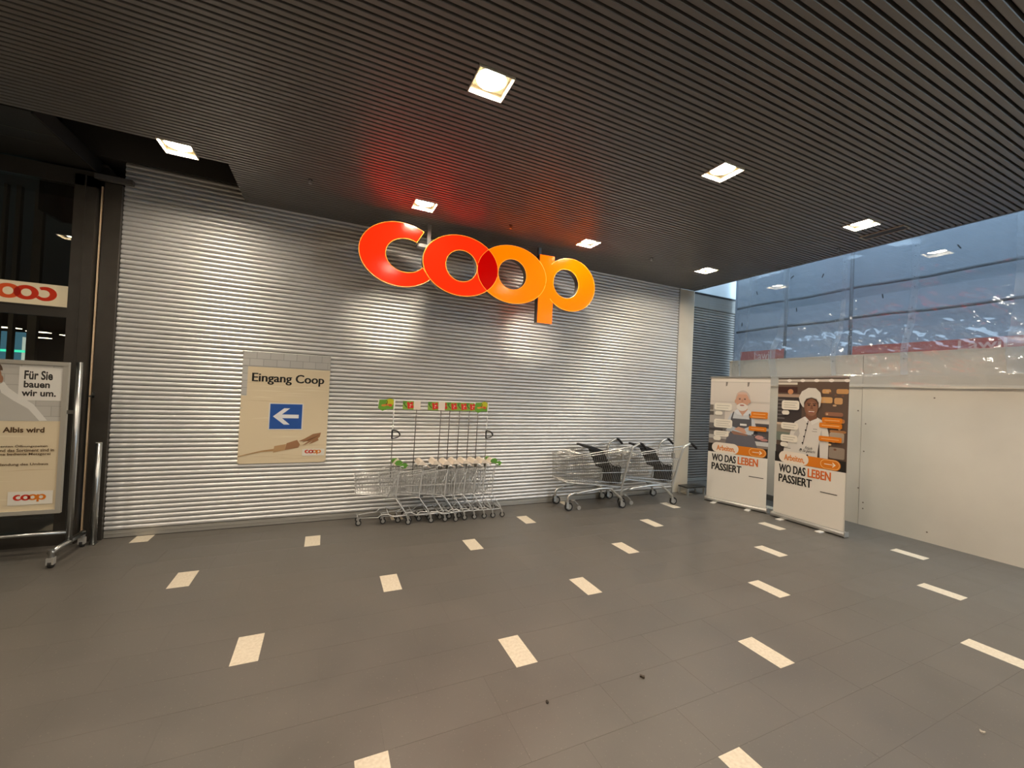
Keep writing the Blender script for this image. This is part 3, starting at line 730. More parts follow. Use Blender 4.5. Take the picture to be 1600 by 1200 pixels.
def art_butcher(pr, W, T):
    pr.rect(0, 0.77, W, T, flat(216, 206, 194))
    pr.rect(0, T - 0.06, W, T, flat(226, 216, 202)); pr.rect(0, T - 0.068, W, T - 0.06, flat(190, 180, 168), up=False)
    for x in (0.22, 0.52): pr.poly([(x, T - 0.06), (x + 0.03, T - 0.06), (x + 0.02, T - 0.12), (x, T - 0.13)], flat(130, 122, 112))
    pr.rect(0, 1.55, W, 1.557, flat(196, 184, 170)); pr.rect(0.5, 1.565, W, 1.572, flat(190, 180, 168))
    pr.rect(0, 1.22, 0.22, 1.50, flat(186, 178, 168)); pr.rect(0.0, 1.42, 0.05, 1.50, flat(120, 112, 104)); pr.rect(0.0, 1.34, 0.06, 1.40, flat(96, 90, 84))
    pr.rect(0.58, 0.90, W, 1.26, flat(84, 80, 82)); pr.rect(0.55, 1.16, W, 1.20, flat(178, 172, 168)); pr.rect(0.62, 1.205, 0.80, 1.225, flat(60, 56, 54)); pr.rect(0, 0.90, 0.26, 1.22, flat(110, 106, 104))
    pr.rect(0.0, 1.10, 0.20, 1.14, flat(72, 68, 66)); pr.rect(0.0, 0.98, 0.28, 1.04, flat(188, 182, 174)); pr.rect(0.0, 0.90, W, 0.97, flat(140, 130, 122)); pr.rect(0.6, 0.94, W, 1.0, flat(206, 204, 200))
    pr.poly(ell(0.70, 1.06, 0.055, 0.03), flat(206, 150, 140)); pr.poly(ell(0.64, 1.12, 0.04, 0.02), flat(44, 40, 44)); pr.poly(ell(0.76, 1.03, 0.05, 0.018), flat(190, 128, 120))
    for i in range(8): pr.rect(0.58 + 0.025 * i, 1.04 + 0.02 * (i % 3), 0.60 + 0.025 * i, 1.05 + 0.02 * (i % 3), flat(150, 146, 150), up=(i == 0))
    AP, AP2 = flat(88, 88, 92), flat(104, 102, 108)
    # body: shirt, apron, arms folded
    pr.poly([(0.25, 1.20), (0.27, 1.30), (0.31, 1.38), (0.40, 1.43), (0.54, 1.43), (0.60, 1.38), (0.63, 1.30), (0.66, 1.18), (0.62, 1.13), (0.30, 1.13)], flat(204, 206, 208))
    pr.poly([(0.31, 1.31), (0.31, 1.12), (0.25, 0.90), (0.66, 0.90), (0.60, 1.12), (0.59, 1.31)], AP)
    pr.poly([(0.31, 1.31), (0.34, 1.41), (0.355, 1.41), (0.335, 1.31)], AP, up=False); pr.poly([(0.565, 1.31), (0.55, 1.41), (0.565, 1.41), (0.59, 1.31)], AP, up=False)
    pr.poly([(0.24, 0.90), (0.27, 1.08), (0.62, 1.08), (0.68, 0.90)], AP2)
    pr.poly([(0.24, 1.12), (0.30, 1.20), (0.42, 1.16), (0.56, 1.11), (0.60, 1.13), (0.60, 1.08), (0.52, 1.08), (0.38, 1.10)], flat(190, 196, 200))
    pr.poly([(0.32, 1.10), (0.34, 1.125), (0.47, 1.10), (0.55, 1.085), (0.54, 1.065), (0.36, 1.07)], flat(150, 110, 92))
    pr.poly([(0.36, 1.15), (0.42, 1.19), (0.50, 1.17), (0.55, 1.12), (0.50, 1.09), (0.44, 1.12)], SKIN); pr.poly([(0.50, 1.17), (0.56, 1.20), (0.64, 1.19), (0.62, 1.10), (0.54, 1.09)], flat(200, 208, 214))
    pr.poly([(0.38, 1.40), (0.42, 1.47), (0.53, 1.47), (0.56, 1.40), (0.47, 1.35)], SKIN); pr.poly([(0.355, 1.42), (0.40, 1.455), (0.47, 1.36), (0.40, 1.37)], flat(218, 220, 222)); pr.poly([(0.585, 1.42), (0.54, 1.455), (0.47, 1.36), (0.54, 1.37)], flat(218, 220, 222), up=False)
    pr.rect(0.44, 1.21, 0.53, 1.24, flat(232, 230, 226))
    # head
    pr.poly(ell(0.465, 1.61, 0.098, 0.125), flat(196, 182, 170)); pr.poly(ell(0.46, 1.585, 0.088, 0.115), SKIN); pr.poly(ell(0.372, 1.57, 0.016, 0.03), SKIN); pr.poly(ell(0.556, 1.575, 0.016, 0.03), SKIN, up=False)
    pr.poly(ell(0.455, 1.675, 0.075, 0.035, 0, 180, 16), flat(212, 176, 156)); pr.poly(ell(0.46, 1.50, 0.078, 0.072, 175, 365, 24) + [(0.50, 1.535), (0.46, 1.545), (0.42, 1.535)], flat(226, 218, 208))
    pr.poly(ell(0.458, 1.513, 0.032, 0.010), flat(168, 96, 84))
    for ex in (0.425, 0.495): pr.poly(ell(ex, 1.605, 0.014, 0.008), flat(70, 52, 46)); pr.rect(ex - 0.02, 1.62, ex + 0.02, 1.626, flat(170, 150, 138), up=False)
    pr.poly([(0.452, 1.605), (0.468, 1.605), (0.478, 1.56), (0.445, 1.56)], flat(192, 140, 116))
    bubbles(pr, W, ((0.07, 1.42, 0.32, 1.53, 0.03, 2), (0.08, 1.345, 0.19, 1.405, 0.028, 0), (0.07, 1.155, 0.335, 1.285, 0.03, 3), (0.075, 1.02, 0.29, 1.105, 0.028, 2), (0.07, 0.955, 0.18, 1.02, 0.03, 0)))
    for (a, b, c, d) in ((0.585, 1.365, 0.80, 1.43), (0.57, 1.335, 0.80, 1.372), (0.56, 1.15, 0.79, 1.215)): pr.poly(rrect(a, b, c, d, 0.014), OR); pr.rect(a + 0.03, (b + d) / 2 - 0.004, c - 0.03, (b + d) / 2 + 0.004, flat(240, 190, 130))
    footer(pr, W)
def art_chef(pr, W, T):
    rnd = random.Random(5)
    pr.rect(0, 0.77, W, T, flat(96, 78, 66))
    pr.rect(0, T - 0.05, W, T - 0.02, flat(206, 196, 182)); pr.rect(0, T - 0.02, W, T, flat(120, 108, 98)); pr.rect(0, T - 0.09, W * 0.3, T - 0.06, flat(220, 208, 192))
    for i in range(5): pr.poly(ell(0.15 + 0.17 * i, T - 0.035, 0.03, 0.02), flat(236, 228, 218), up=(i == 0))
    pr.rect(0, 1.30, 0.32, 1.66, flat(66, 58, 56)); pr.rect(0, 1.66, 0.30, 1.70, flat(176, 148, 126)); pr.rect(0.0, 1.72, 0.26, 1.80, flat(70, 42, 34)); pr.poly(ell(0.17, 1.735, 0.035, 0.035), flat(202, 140, 96))
    for i in range(6): pr.rect(0.0, 1.36 + 0.05 * i, 0.10, 1.375 + 0.05 * i, flat(118, 112, 110), up=(i == 0))
    for (x, y, a, b, c) in ((0.56, 1.72, 0.10, 0.055, (206, 158, 104)), (0.72, 1.72, 0.13, 0.06, (196, 146, 92)), (0.52, 1.60, 0.16, 0.075, (214, 166, 108)), (0.70, 1.59, 0.09, 0.08, (206, 158, 106)), (0.6, 1.44, 0.2, 0.05, (150, 104, 80)), (0.62, 1.36, 0.2, 0.05, (186, 128, 84)), (0.66, 1.24, 0.18, 0.03, (196, 140, 92)), (0.66, 1.12, 0.16, 0.12, (176, 158, 138)), (0.66, 0.92, 0.17, 0.14, (150, 134, 118))):
        pr.poly(rrect(x, y, min(W, x + a), y + b, 0.02), flat(*c))
    for i in range(14):
        x, y = 0.55 + rnd.random() * 0.25, 0.98 + rnd.random() * 0.8; pr.poly(ell(x, y, 0.012 + 0.012 * rnd.random(), 0.012), flat(*rnd.choice(((230, 196, 150), (120, 84, 64), (206, 170, 132)))), up=(i % 5 == 0))
    pr.rect(0, 1.18, 0.22, 1.28, flat(150, 138, 122)); pr.rect(0, 1.06, 0.2, 1.18, flat(120, 128, 116)); pr.rect(0, 0.77, 0.2, 1.0, flat(60, 52, 50)); pr.rect(0, 1.28, 0.24, 1.31, flat(210, 186, 160))
    WJ, WS = flat(222, 216, 206), flat(196, 190, 182)
    # jacket and arms
    pr.poly([(0.14, 0.80), (0.15, 1.00), (0.19, 1.20), (0.24, 1.33), (0.36, 1.41), (0.52, 1.41), (0.62, 1.35), (0.655, 1.20), (0.65, 0.80)], WJ)
    pr.poly([(0.525, 0.80), (0.535, 1.0), (0.55, 1.12), (0.555, 1.0), (0.565, 0.78)], flat(70, 60, 56)); pr.poly([(0.10, 0.90), (0.12, 1.0), (0.21, 0.98), (0.22, 0.90)], WJ); pr.rect(0.11, 0.965, 0.20, 0.972, flat(120, 112, 106))
    pr.poly([(0.555, 1.20), (0.57, 1.26), (0.58, 1.18), (0.565, 1.10)], WS); pr.poly([(0.24, 1.18), (0.29, 1.26), (0.31, 1.18), (0.26, 1.06), (0.22, 1.06)], WS)
    pr.poly([(0.36, 1.41), (0.43, 1.40), (0.40, 1.33), (0.345, 1.39)], flat(232, 228, 220)); pr.poly([(0.52, 1.41), (0.43, 1.39), (0.455, 1.31), (0.55, 1.37)], flat(232, 228, 220))
    pr.poly([(0.405, 1.36), (0.415, 1.36), (0.355, 1.04), (0.345, 1.04)], flat(120, 114, 108))
    for i in range(5): pr.poly(ell(0.400 - 0.017 * i, 1.32 - 0.085 * i, 0.011, 0.011, n=16), flat(48, 42, 40), up=(i == 0))
    pr.rect(0.47, 1.255, 0.52, 1.262, flat(150, 140, 132)); pr.rect(0.46, 1.225, 0.52, 1.231, flat(150, 140, 132), up=False)
    # neck, head, hat
    pr.poly([(0.38, 1.48), (0.50, 1.48), (0.515, 1.40), (0.43, 1.355), (0.375, 1.41)], DSKIN); pr.poly(ell(0.44, 1.535, 0.082, 0.115), flat(136, 94, 72)); pr.poly(ell(0.45, 1.52, 0.065, 0.09), flat(150, 106, 82))
    for ex in (0.412, 0.478): pr.poly(ell(ex, 1.565, 0.016, 0.009), flat(40, 28, 24)); pr.rect(ex - 0.022, 1.582, ex + 0.022, 1.59, flat(50, 34, 28), up=False)
    pr.poly([(0.438, 1.565), (0.454, 1.565), (0.464, 1.515), (0.43, 1.515)], flat(124, 82, 62)); pr.poly(ell(0.446, 1.487, 0.036, 0.018, 180, 360, 16), flat(232, 222, 214)); pr.poly(ell(0.446, 1.472, 0.03, 0.006), flat(140, 66, 58))
    HW = flat(218, 212, 200)
    pr.poly([(0.355, 1.53), (0.352, 1.60), (0.38, 1.645), (0.44, 1.662), (0.50, 1.645), (0.528, 1.60), (0.53, 1.53), (0.548, 1.56), (0.56, 1.66), (0.545, 1.73), (0.49, 1.785), (0.40, 1.79), (0.32, 1.74), (0.285, 1.66), (0.30, 1.60), (0.335, 1.54)], HW)
    pr.poly([(0.345, 1.56), (0.35, 1.61), (0.38, 1.655), (0.44, 1.672), (0.50, 1.655), (0.535, 1.61), (0.538, 1.58), (0.525, 1.615), (0.50, 1.645), (0.44, 1.662), (0.38, 1.645), (0.355, 1.60)], flat(192, 184, 172))
    pr.text('Frisch', 0.38, 0.985, 0.47, 1.025, K, bold=0.0, shear=0.4); pr.text('für Sie gemacht', 0.31, 0.94, 0.51, 0.985, K, bold=0.0, shear=0.4)
    pr.poly([(0.40, 0.915), (0.415, 0.925), (0.43, 0.915), (0.415, 0.90)], K)
    bubbles(pr, W, ((0.065, 1.49, 0.295, 1.615, 0.03, 3), (0.07, 1.42, 0.17, 1.478, 0.028, 0), (0.065, 1.225, 0.29, 1.315, 0.028, 2), (0.065, 1.055, 0.285, 1.15, 0.028, 2), (0.065, 0.985, 0.165, 1.045, 0.028, 0)))
    for (a, b, c, d) in ((0.575, 1.355, 0.80, 1.42), (0.545, 1.29, 0.80, 1.352), (0.545, 1.12, 0.80, 1.185)): pr.poly(rrect(a, b, c, d, 0.016), OR); pr.rect(a + 0.03, (b + d) / 2 - 0.004, c - 0.03, (b + d) / 2 + 0.004, flat(240, 190, 130))
    footer(pr, W)
banner('rollup_banner', 'roll-up banner picturing a white-bearded man in a grey apron', (5.50, -0.535), (5.765, -1.315), 1.92, art_butcher)
banner('rollup_banner', 'roll-up banner picturing a chef in white hat and jacket', (5.738, -1.437), (5.728, -2.298), 1.92, art_chef)

# ------------------------------------------------------------------ hoarding, plastic film, scaffold behind
wr = struct(link('wall_right', None)); wr.location = (XH, -2, 0)
yy = 0.0
for (a, b, off) in ((-0.02, -2.028, 0.004), (-2.034, -4.53, 0.0), (-4.536, -7.03, 0.0), (-7.036, -8.4, 0.0)):
    obj('hoarding_panel', MB().box(XH + off, XH + 0.03, b, a, 0.0, 2.27), m_hoard, wr)
obj('top_cap', MB().box(XH - 0.004, XH + 0.05, -8.4, -0.02, 2.27, 2.285), m_hoard, wr)
for (y_, z_) in ((-2.08, 1.35), (-2.07, 0.98), (-2.08, 0.30), (-2.08, 0.22), (-1.99, 1.52), (-2.75, 1.72), (-2.02, 0.48), (-2.72, 0.12)):
    obj('screw_head', MB().tube([(XH - 0.002, y_, z_), (XH + 0.006, y_, z_)], 0.009, 8), mat('screw_brown', rgb(120, 108, 92), 0.6), wr)
struct(obj('baseboard_right', MB().box(XH - 0.03, XH + 0.003, -1.62, -0.1, 0, 0.085), m_plinth))
# clear film
from mathutils import noise as mnoise
def film_x(y, z):
    base = 6.545 if z < 2.3 else 6.545 + 0.11 * min(1.0, (z - 2.3) / 0.35)
    lo = math.exp(-((z - 2.45) / 0.30) ** 2)
    hi = min(1.0, max(0.0, (z - 2.9) / 0.5))
    q = mnoise.noise(Vector((y * 1.3, z * 1.0, 0.3))) * 0.025
    d1, d2 = y * 0.8 + z * 0.6, y * 0.6 - z * 0.8
    pat = 0.5 + 0.5 * mnoise.noise(Vector((y * 1.7, z * 2.2, 7.7)))
    k = 1.9 * (1.2 * lo + 0.22) * (0.45 + pat)
    q += 0.016 * k * mnoise.noise(Vector((d2 * 4.5, d1 * 2.0, 1.7)))
    q += 0.012 * k * abs(mnoise.noise(Vector((d2 * 13, d1 * 4.0, 4.2))))
    q += 0.006 * k * abs(mnoise.noise(Vector((d2 * 26 + 3 * mnoise.noise(Vector((y * 5, z * 5, 0))), d1 * 10, 2.2))))
    q += 0.004 * (1 - lo) * mnoise.noise(Vector((y * 6.0, z * 0.8, 9.1)))
    if z < 2.0: q = abs(q) * 0.25 * -1
    return min(base - (0.0 if z > 2.0 else 0.01) + q, 9)
NY, NZ = 560, 190
pm = MB(); Y0, Y1, Z0, Z1 = -5.6, -0.085, 1.85, 4.6
for i in range(NZ + 1):
    for j in range(NY + 1):
        z = Z0 + (Z1 - Z0) * i / NZ; y_ = Y0 + (Y1 - Y0) * j / NY
        if z < 2.2 and i == 0: z += 0.02 * mnoise.noise(Vector((y_ * 1.5, 0, 2)))
        pm.v.append((min(film_x(y_, z), XH - 0.012 if z < 2.3 else 9), y_, z))
for i in range(NZ):
    for j in range(NY): a = i * (NY + 1) + j; pm.face([a, a + 1, a + NY + 2, a + NY + 1])
pf = tag(obj('plastic_sheet', pm, m_plastic, smooth=True), 'crinkled clear plastic sheet hanging over the cream hoarding', 'plastic sheet')
pf_loc = None
def strip(ya, yb, zlo, zhi, name, wob=0.0, m=m_tape, off=-0.012):
    mb = MB(); n = 40
    for i in range(n + 1):
        z = zlo + (zhi - zlo) * i / n
        wv = wob * math.exp(-((z - 2.35) / 0.45) ** 2) + 0.01 * mnoise.noise(Vector((ya * 7, z * 4, 0)))
        for yv in (ya + wv, yb + wv): mb.v.append((film_x(yv, z) + off, yv, z))
    for i in range(n): mb.face([2 * i, 2 * i + 1, 2 * i + 3, 2 * i + 2])
    return obj(name, mb, m, pf)
for (ya, yb, wob) in ((-2.55, -2.475, 0.05), (-1.775, -1.715, 0.06), (-0.99, -0.88, 0.14), (-0.34, -0.30, 0.10), (-3.50, -3.34, 0.03), (-4.2, -4.12, 0.0), (-4.95, -4.85, 0.0)):
    s_ = strip(ya, yb, 2.0, 4.55, 'eyelet_tape', wob)
    ey = MB()
    for i in range(14):
        z = 2.2 + i * 0.13; wv = wob * math.exp(-((z - 2.35) / 0.45) ** 2) + 0.01 * mnoise.noise(Vector((ya * 7, z * 4, 0))); yc = (ya + yb) / 2 + wv
        ey.tube([(film_x(yc, z) - 0.018, yc, z), (film_x(yc, z) - 0.014, yc, z)], 0.007, 8)
    if yb - ya < 0.09: obj('eyelets', ey, mat('eyelet', rgb(110, 116, 124), 0.4, 0.5), s_)
hem = MB()
for j in range(121):
    y_ = Y0 + (Y1 - Y0) * j / 120; hem.v += [(XH - 0.03, y_, 1.838 + 0.012 * mnoise.noise(Vector((y_ * 1.2, 0, 5)))), (XH - 0.022, y_, 1.875 + 0.02 * mnoise.noise(Vector((y_ * 1.2, 0, 8))))]
for j in range(120): hem.face([2 * j, 2 * j + 1, 2 * j + 3, 2 * j + 2])
obj('hem', hem, mat('hem_white', rgb(222, 214, 198), 0.4), pf)
for i, (px, py) in enumerate(((-0.45, 3.44), (-1.02, 3.58), (-1.46, 3.50), (-1.10, 3.05), (-0.19, 2.93), (-2.2, 3.05), (-2.9, 3.5))):
    d = 0.03; a = (0.3, -0.9, -0.35, 0.1, 0.0, 0.15, 0.5)[i]
    x_ = film_x(px, py) - 0.02
    obj('cable_tie', MB().tube([(x_, px - d * math.sin(a), py - d * math.cos(a)), (x_, px + d * math.sin(a), py + d * math.cos(a))], 0.007, 6), m_black, pf)
# scaffold net and rails
nt = m_tarp.node_tree; N_ = nt.nodes; tl = N_.new('ShaderNodeBsdfTranslucent'); tl.inputs['Color'].default_value = (*rgb(170, 174, 180), 1)
mxn = N_.new('ShaderNodeMixShader'); mxn.inputs['Fac'].default_value = 0.45
nt.links.new(N_['Principled BSDF'].outputs[0], mxn.inputs[1]); nt.links.new(tl.outputs[0], mxn.inputs[2]); nt.links.new(mxn.outputs[0], N_['Material Output'].inputs['Surface'])
tag(obj('scaffold_net', MB().box(7.36, 7.375, -6.5, 0.5, 0.0, 5.6), m_tarp), 'blue grey scaffold netting behind the clear plastic sheet', 'net')
for i, (z_, l) in enumerate(((3.39, 'upper dark scaffold rail behind the plastic sheet'), (2.93, 'lower dark scaffold rail behind the plastic sheet'))):
    tag(obj('scaffold_rail', MB().tube([(7.3, -6.4 + 0.4 * k, z_ + 0.012 * math.sin(k * 1.7 + i)) for k in range(18)], 0.024, 10), m_pole, smooth=True), l, 'scaffold rail')
for i, (y_, l) in enumerate(((-0.55, 'upright scaffold pole near the grey shutter behind the plastic'), (-1.53, 'upright scaffold pole at the end of the long red banner'), (-4.6, 'upright scaffold pole far along the hoarding'))):
    tag(obj('scaffold_pole', MB().tube([(7.27, y_, 0), (7.27, y_, 5.5)], 0.024, 10), m_pole, smooth=True), l, 'scaffold pole')
for (ya, yb, z0, z1, tx0, tx1, l) in ((0.26, -0.56, 2.33, 2.52, -0.02, -0.34, 'short red cloth banner behind the plastic near the grey shutter'), (-1.58, -4.6, 2.33, 2.485, -2.72, -3.13, 'long red cloth banner with pale lettering behind the plastic')):
    t = thing('red_banner', l, 'banner', (7.24, (ya + yb) / 2, z0), 0, 'red banners on the scaffold')
    obj('cloth', MB().box(7.236, 7.244, yb, ya, z0, z1), m_redtarp, t)
    pr = Print((7.236, tx0, z0), (0, -1, 0), (0, 0, 1), (-1, 0, 0)); pr.text('Lawil', 0, 0.02, tx0 - tx1, z1 - z0 - 0.015, mat('pink_letters', rgb(232, 176, 160), 0.7), bold=0.015); pr.build('lettering', t)
# glass smoke screen under the ceiling edge
tag(obj('glass_screen', MB().box(XE + 0.004, XE + 0.012, -8.3, -0.03, 2.86, HC + 0.1), m_clear), 'clear glass screen hanging along the outer ceiling edge', 'glass screen')

# ------------------------------------------------------------------ large shopping carts
def arc_pts(p):      # smooth polyline through control points (Catmull-Rom)
    P = [Vector(q) for q in p]; out = []
    for i in range(len(P) - 1):
        a, b, c, d = P[max(i - 1, 0)], P[i], P[i + 1], P[min(i + 2, len(P) - 1)]
        for k in range(5):
            t = k / 5; out.append(0.5 * ((2 * b) + (c - a) * t + (2 * a - 5 * b + 4 * c - d) * t * t + (3 * b - a - 3 * c + d) * t ** 3))
    out.append(P[-1]); return out
def lerp(a, b, t): return a + (b - a) * t
def caster(parent, x, y, ztop, r, m=m_cart):
    cs = obj('caster', MB().tube([(x, y, ztop + 0.02), (x, y, ztop - 0.02)], 0.018, 10).box(x - 0.025, x + 0.012, y - 0.024, y - 0.018, r * 0.75, ztop - 0.015).box(x - 0.025, x + 0.012, y + 0.018, y + 0.024, r * 0.75, ztop - 0.015).box(x - 0.025, x + 0.012, y - 0.024, y + 0.024, ztop - 0.02, ztop - 0.012), m_cart, parent, local=True)
    wx = x + 0.022
    wh = obj('wheel', MB().disc_y((wx, y, r), r, 0.026, 20), m_rubber, cs, local=True)
    obj('hub', MB().disc_y((wx, y, r), r * 0.62, 0.030, 16), m_hub, wh, local=True)
def big_cart():
    t = thing('shopping_cart', '', 'shopping cart', (0, 0, 0), 0, 'large shopping carts')
    # local frame: x runs from front (0) to handle (1.2), y is the width, z up
    def hw(x): return lerp(0.185, 0.255, x / 1.0)
    def zb(x): return lerp(0.385, 0.30, x / 0.86)
    def zt(x): return lerp(0.715, 0.865, x / 1.0)
    for s in (-1, 1):
        obj('leg_frame', MB().tube(arc_pts([(0.045, s * 0.17, 0.155), (0.06, s * 0.17, 0.19), (0.12, s * 0.175, 0.225), (0.36, s * 0.20, 0.262), (0.55, s * 0.215, 0.285), (0.68, s * 0.225, 0.28), (0.75, s * 0.23, 0.235), (0.87, s * 0.24, 0.135)]), 0.0165, 10), m_cart, t, True, True)
        obj('upright', MB().tube(arc_pts([(0.855, s * 0.25, 0.275), (0.865, s * 0.25, 0.32), (0.93, s * 0.257, 0.56), (1.0, s * 0.265, 0.80), (1.03, s * 0.266, 0.855), (1.13, s * 0.267, 0.905)]), 0.017, 10), m_cart, t, True, True)
        obj('grip', MB().tube(arc_pts([(1.125, s * 0.267, 0.905), (1.16, s * 0.267, 0.905), (1.20, s * 0.267, 0.875), (1.25, s * 0.267, 0.83)]), [0.017] * 6 + [0.019] * 6 + [0.018] * 4, 10), m_black, t, True, True)
        side = MB()
        n = 31
        for i in range(n):
            u = 0.005 + i * 0.0285; xb = u * 0.97; xt = u * 1.12
            side.tube([(xb, s * hw(xb), zb(xb)), (xt, s * (hw(xt) + 0.012), zt(xt))], 0.0023, 4, cap=False)
        for f_, r_ in ((0.0, 0.0055), (0.10, 0.004), (0.36, 0.004), (0.66, 0.004), (0.93, 0.0045), (1.0, 0.0065)):
            side.tube([(lerp(0.0, -0.012, f_), s * (0.185 + 0.008 * f_), lerp(zb(0), zt(0), f_)), (lerp(0.865, 1.0, f_), s * (lerp(0.25, 0.262, f_)), lerp(zb(0.865), zt(1.0), f_))], r_, 6)
        obj('side_grid', side, m_cart, t, local=True)
    fr = MB()
    for i in range(13):
        y_ = -0.185 + 0.37 * i / 12; fr.tube([(0.0, y_, zb(0)), (-0.012, y_ * 1.04, zt(0))], 0.0023, 4, cap=False)
    for f_, r_ in ((0.0, 0.0055), (0.10, 0.004), (0.36, 0.004), (0.66, 0.004), (1.0, 0.0065)):
        x_ = lerp(0, -0.012, f_); fr.tube([(x_, -0.187, lerp(zb(0), zt(0), f_)), (x_ - 0.02, 0, lerp(zb(0), zt(0), f_)), (x_, 0.187, lerp(zb(0), zt(0), f_))], r_, 6)
    obj('front_grid', fr, m_cart, t, local=True)
    bt = MB()
    for i in range(14):
        f_ = i / 13; bt.tube([(0, lerp(-0.185, 0.185, f_), zb(0)), (0.865, lerp(-0.25, 0.25, f_), zb(0.865))], 0.0023, 4, cap=False)
    for i in range(7):
        x_ = 0.86 * i / 6; bt.tube([(x_, -hw(x_), zb(x_)), (x_, hw(x_), zb(x_))], 0.004, 5)
    obj('bottom_grid', bt, m_cart, t, local=True)
    # rear gate, tilted forward, with child seat and black panel
    gt = MB()
    for i in range(15):
        f_ = i / 14; gt.tube([(0.86, lerp(-0.245, 0.245, f_), 0.31), (0.985, lerp(-0.25, 0.25, f_), 0.835)], 0.0023, 4, cap=False)
    for f_ in (0.0, 0.35, 0.7, 1.0): gt.tube([(lerp(0.86, 0.985, f_), -0.248, lerp(0.31, 0.835, f_)), (lerp(0.86, 0.985, f_), 0.248, lerp(0.31, 0.835, f_))], 0.004, 5)
    obj('rear_gate', gt, m_cart, t, local=True)
    sp = MB()
    sp.prism([(0.36, 0.855), (0.385, 0.865), (0.60, 0.80), (0.62, 0.775), (0.56, 0.775), (0.37, 0.835)], lambda u, v, d: (u, d, v), -0.175, 0.175)
    pn = obj('seat_flap', sp, m_black, t, local=True); pn['label'] = 'black plastic seat flap'
    sk = MB()
    for i in range(17):
        f_ = i / 16; sk.tube([(0.58, lerp(-0.19, 0.19, f_), 0.78), (0.73, lerp(-0.20, 0.20, f_), 0.52)], 0.006, 4)
    for f_ in (0.0, 0.5, 1.0): sk.tube([(lerp(0.58, 0.73, f_), -0.2, lerp(0.78, 0.52, f_)), (lerp(0.58, 0.73, f_), 0.2, lerp(0.78, 0.52, f_))], 0.009, 6)
    obj('seat_back', sk, m_black, t, local=True)
    pk = MB(); pk.box(0.715, 0.86, -0.215, -0.21, 0.345, 0.55).box(0.715, 0.86, 0.0, 0.005, 0.345, 0.55).box(0.715, 0.72, -0.21, 0.0, 0.345, 0.53).box(0.715, 0.86, -0.21, 0.0, 0.34, 0.346).box(0.865, 0.87, -0.21, 0.0, 0.345, 0.56)
    obj('bag_compartment', pk, m_black, t, local=True)
    for y_ in (-0.212, 0.003): obj('compartment_rim', MB().tube(arc_pts([(0.69, y_, 0.53), (0.75, y_, 0.575), (0.83, y_, 0.59), (0.875, y_, 0.55)]), 0.006, 6), m_black, t, True, True)
    inner = MB()     # arched inner basket grid near the front
    for i in range(12):
        y_ = -0.18 + 0.36 * i / 11; inner.tube(arc_pts([(0.03, y_, 0.70), (0.10, y_, 0.755), (0.22, y_, 0.765), (0.30, y_, 0.74), (0.335, y_, 0.66), (0.34, y_, 0.40)]), 0.0023, 4, cap=False)
    for p_ in ((0.10, 0.755), (0.22, 0.765), (0.32, 0.71), (0.338, 0.55)): inner.tube([(p_[0], -0.185, p_[1]), (p_[0], 0.185, p_[1])], 0.004, 5)
    obj('inner_grid', inner, m_cart, t, local=True)
    for s in (-1, 1):
        caster(t, 0.045, s * 0.17, 0.14, 0.058); caster(t, 0.87, s * 0.24, 0.12, 0.055)
    for (a, b, c) in ((0.60, 0.22, 0.284), (0.86, 0.25, 0.29)): obj('axle_bar', MB().tube([(a, -b, c), (a, b, c)], 0.012, 8), m_cart, t, True, True)
    br = MB().box(0.10, 0.15, -0.19, -0.16, 0.135, 0.15).tube([(0.14, -0.175, 0.142), (0.22, -0.165, 0.07)], 0.008, 6).disc_y((0.23, -0.165, 0.03), 0.03, 0.02, 12)
    obj('brake_roller', br, m_hub, t, local=True)
    lk = MB().box(0.93, 0.97, -0.02, 0.02, 0.66, 0.74); obj('coin_lock', MB().box(0.86, 0.90, -0.235, -0.20, 0.68, 0.76), m_hub, t, local=True)
    return t
ca = big_cart(); ca['label'] = 'large wire shopping cart whose front faces the row of small carts'
ca.location = (2.955, -0.275, 0); ca.rotation_euler = (0, 0, math.radians(-1.5))
cb_ = copy_tree(ca); cb_['label'] = 'large wire shopping cart standing next to the cream column'
cb_.location = (3.885, -0.235, 0); cb_.rotation_euler = (0, 0, math.radians(-8.0))

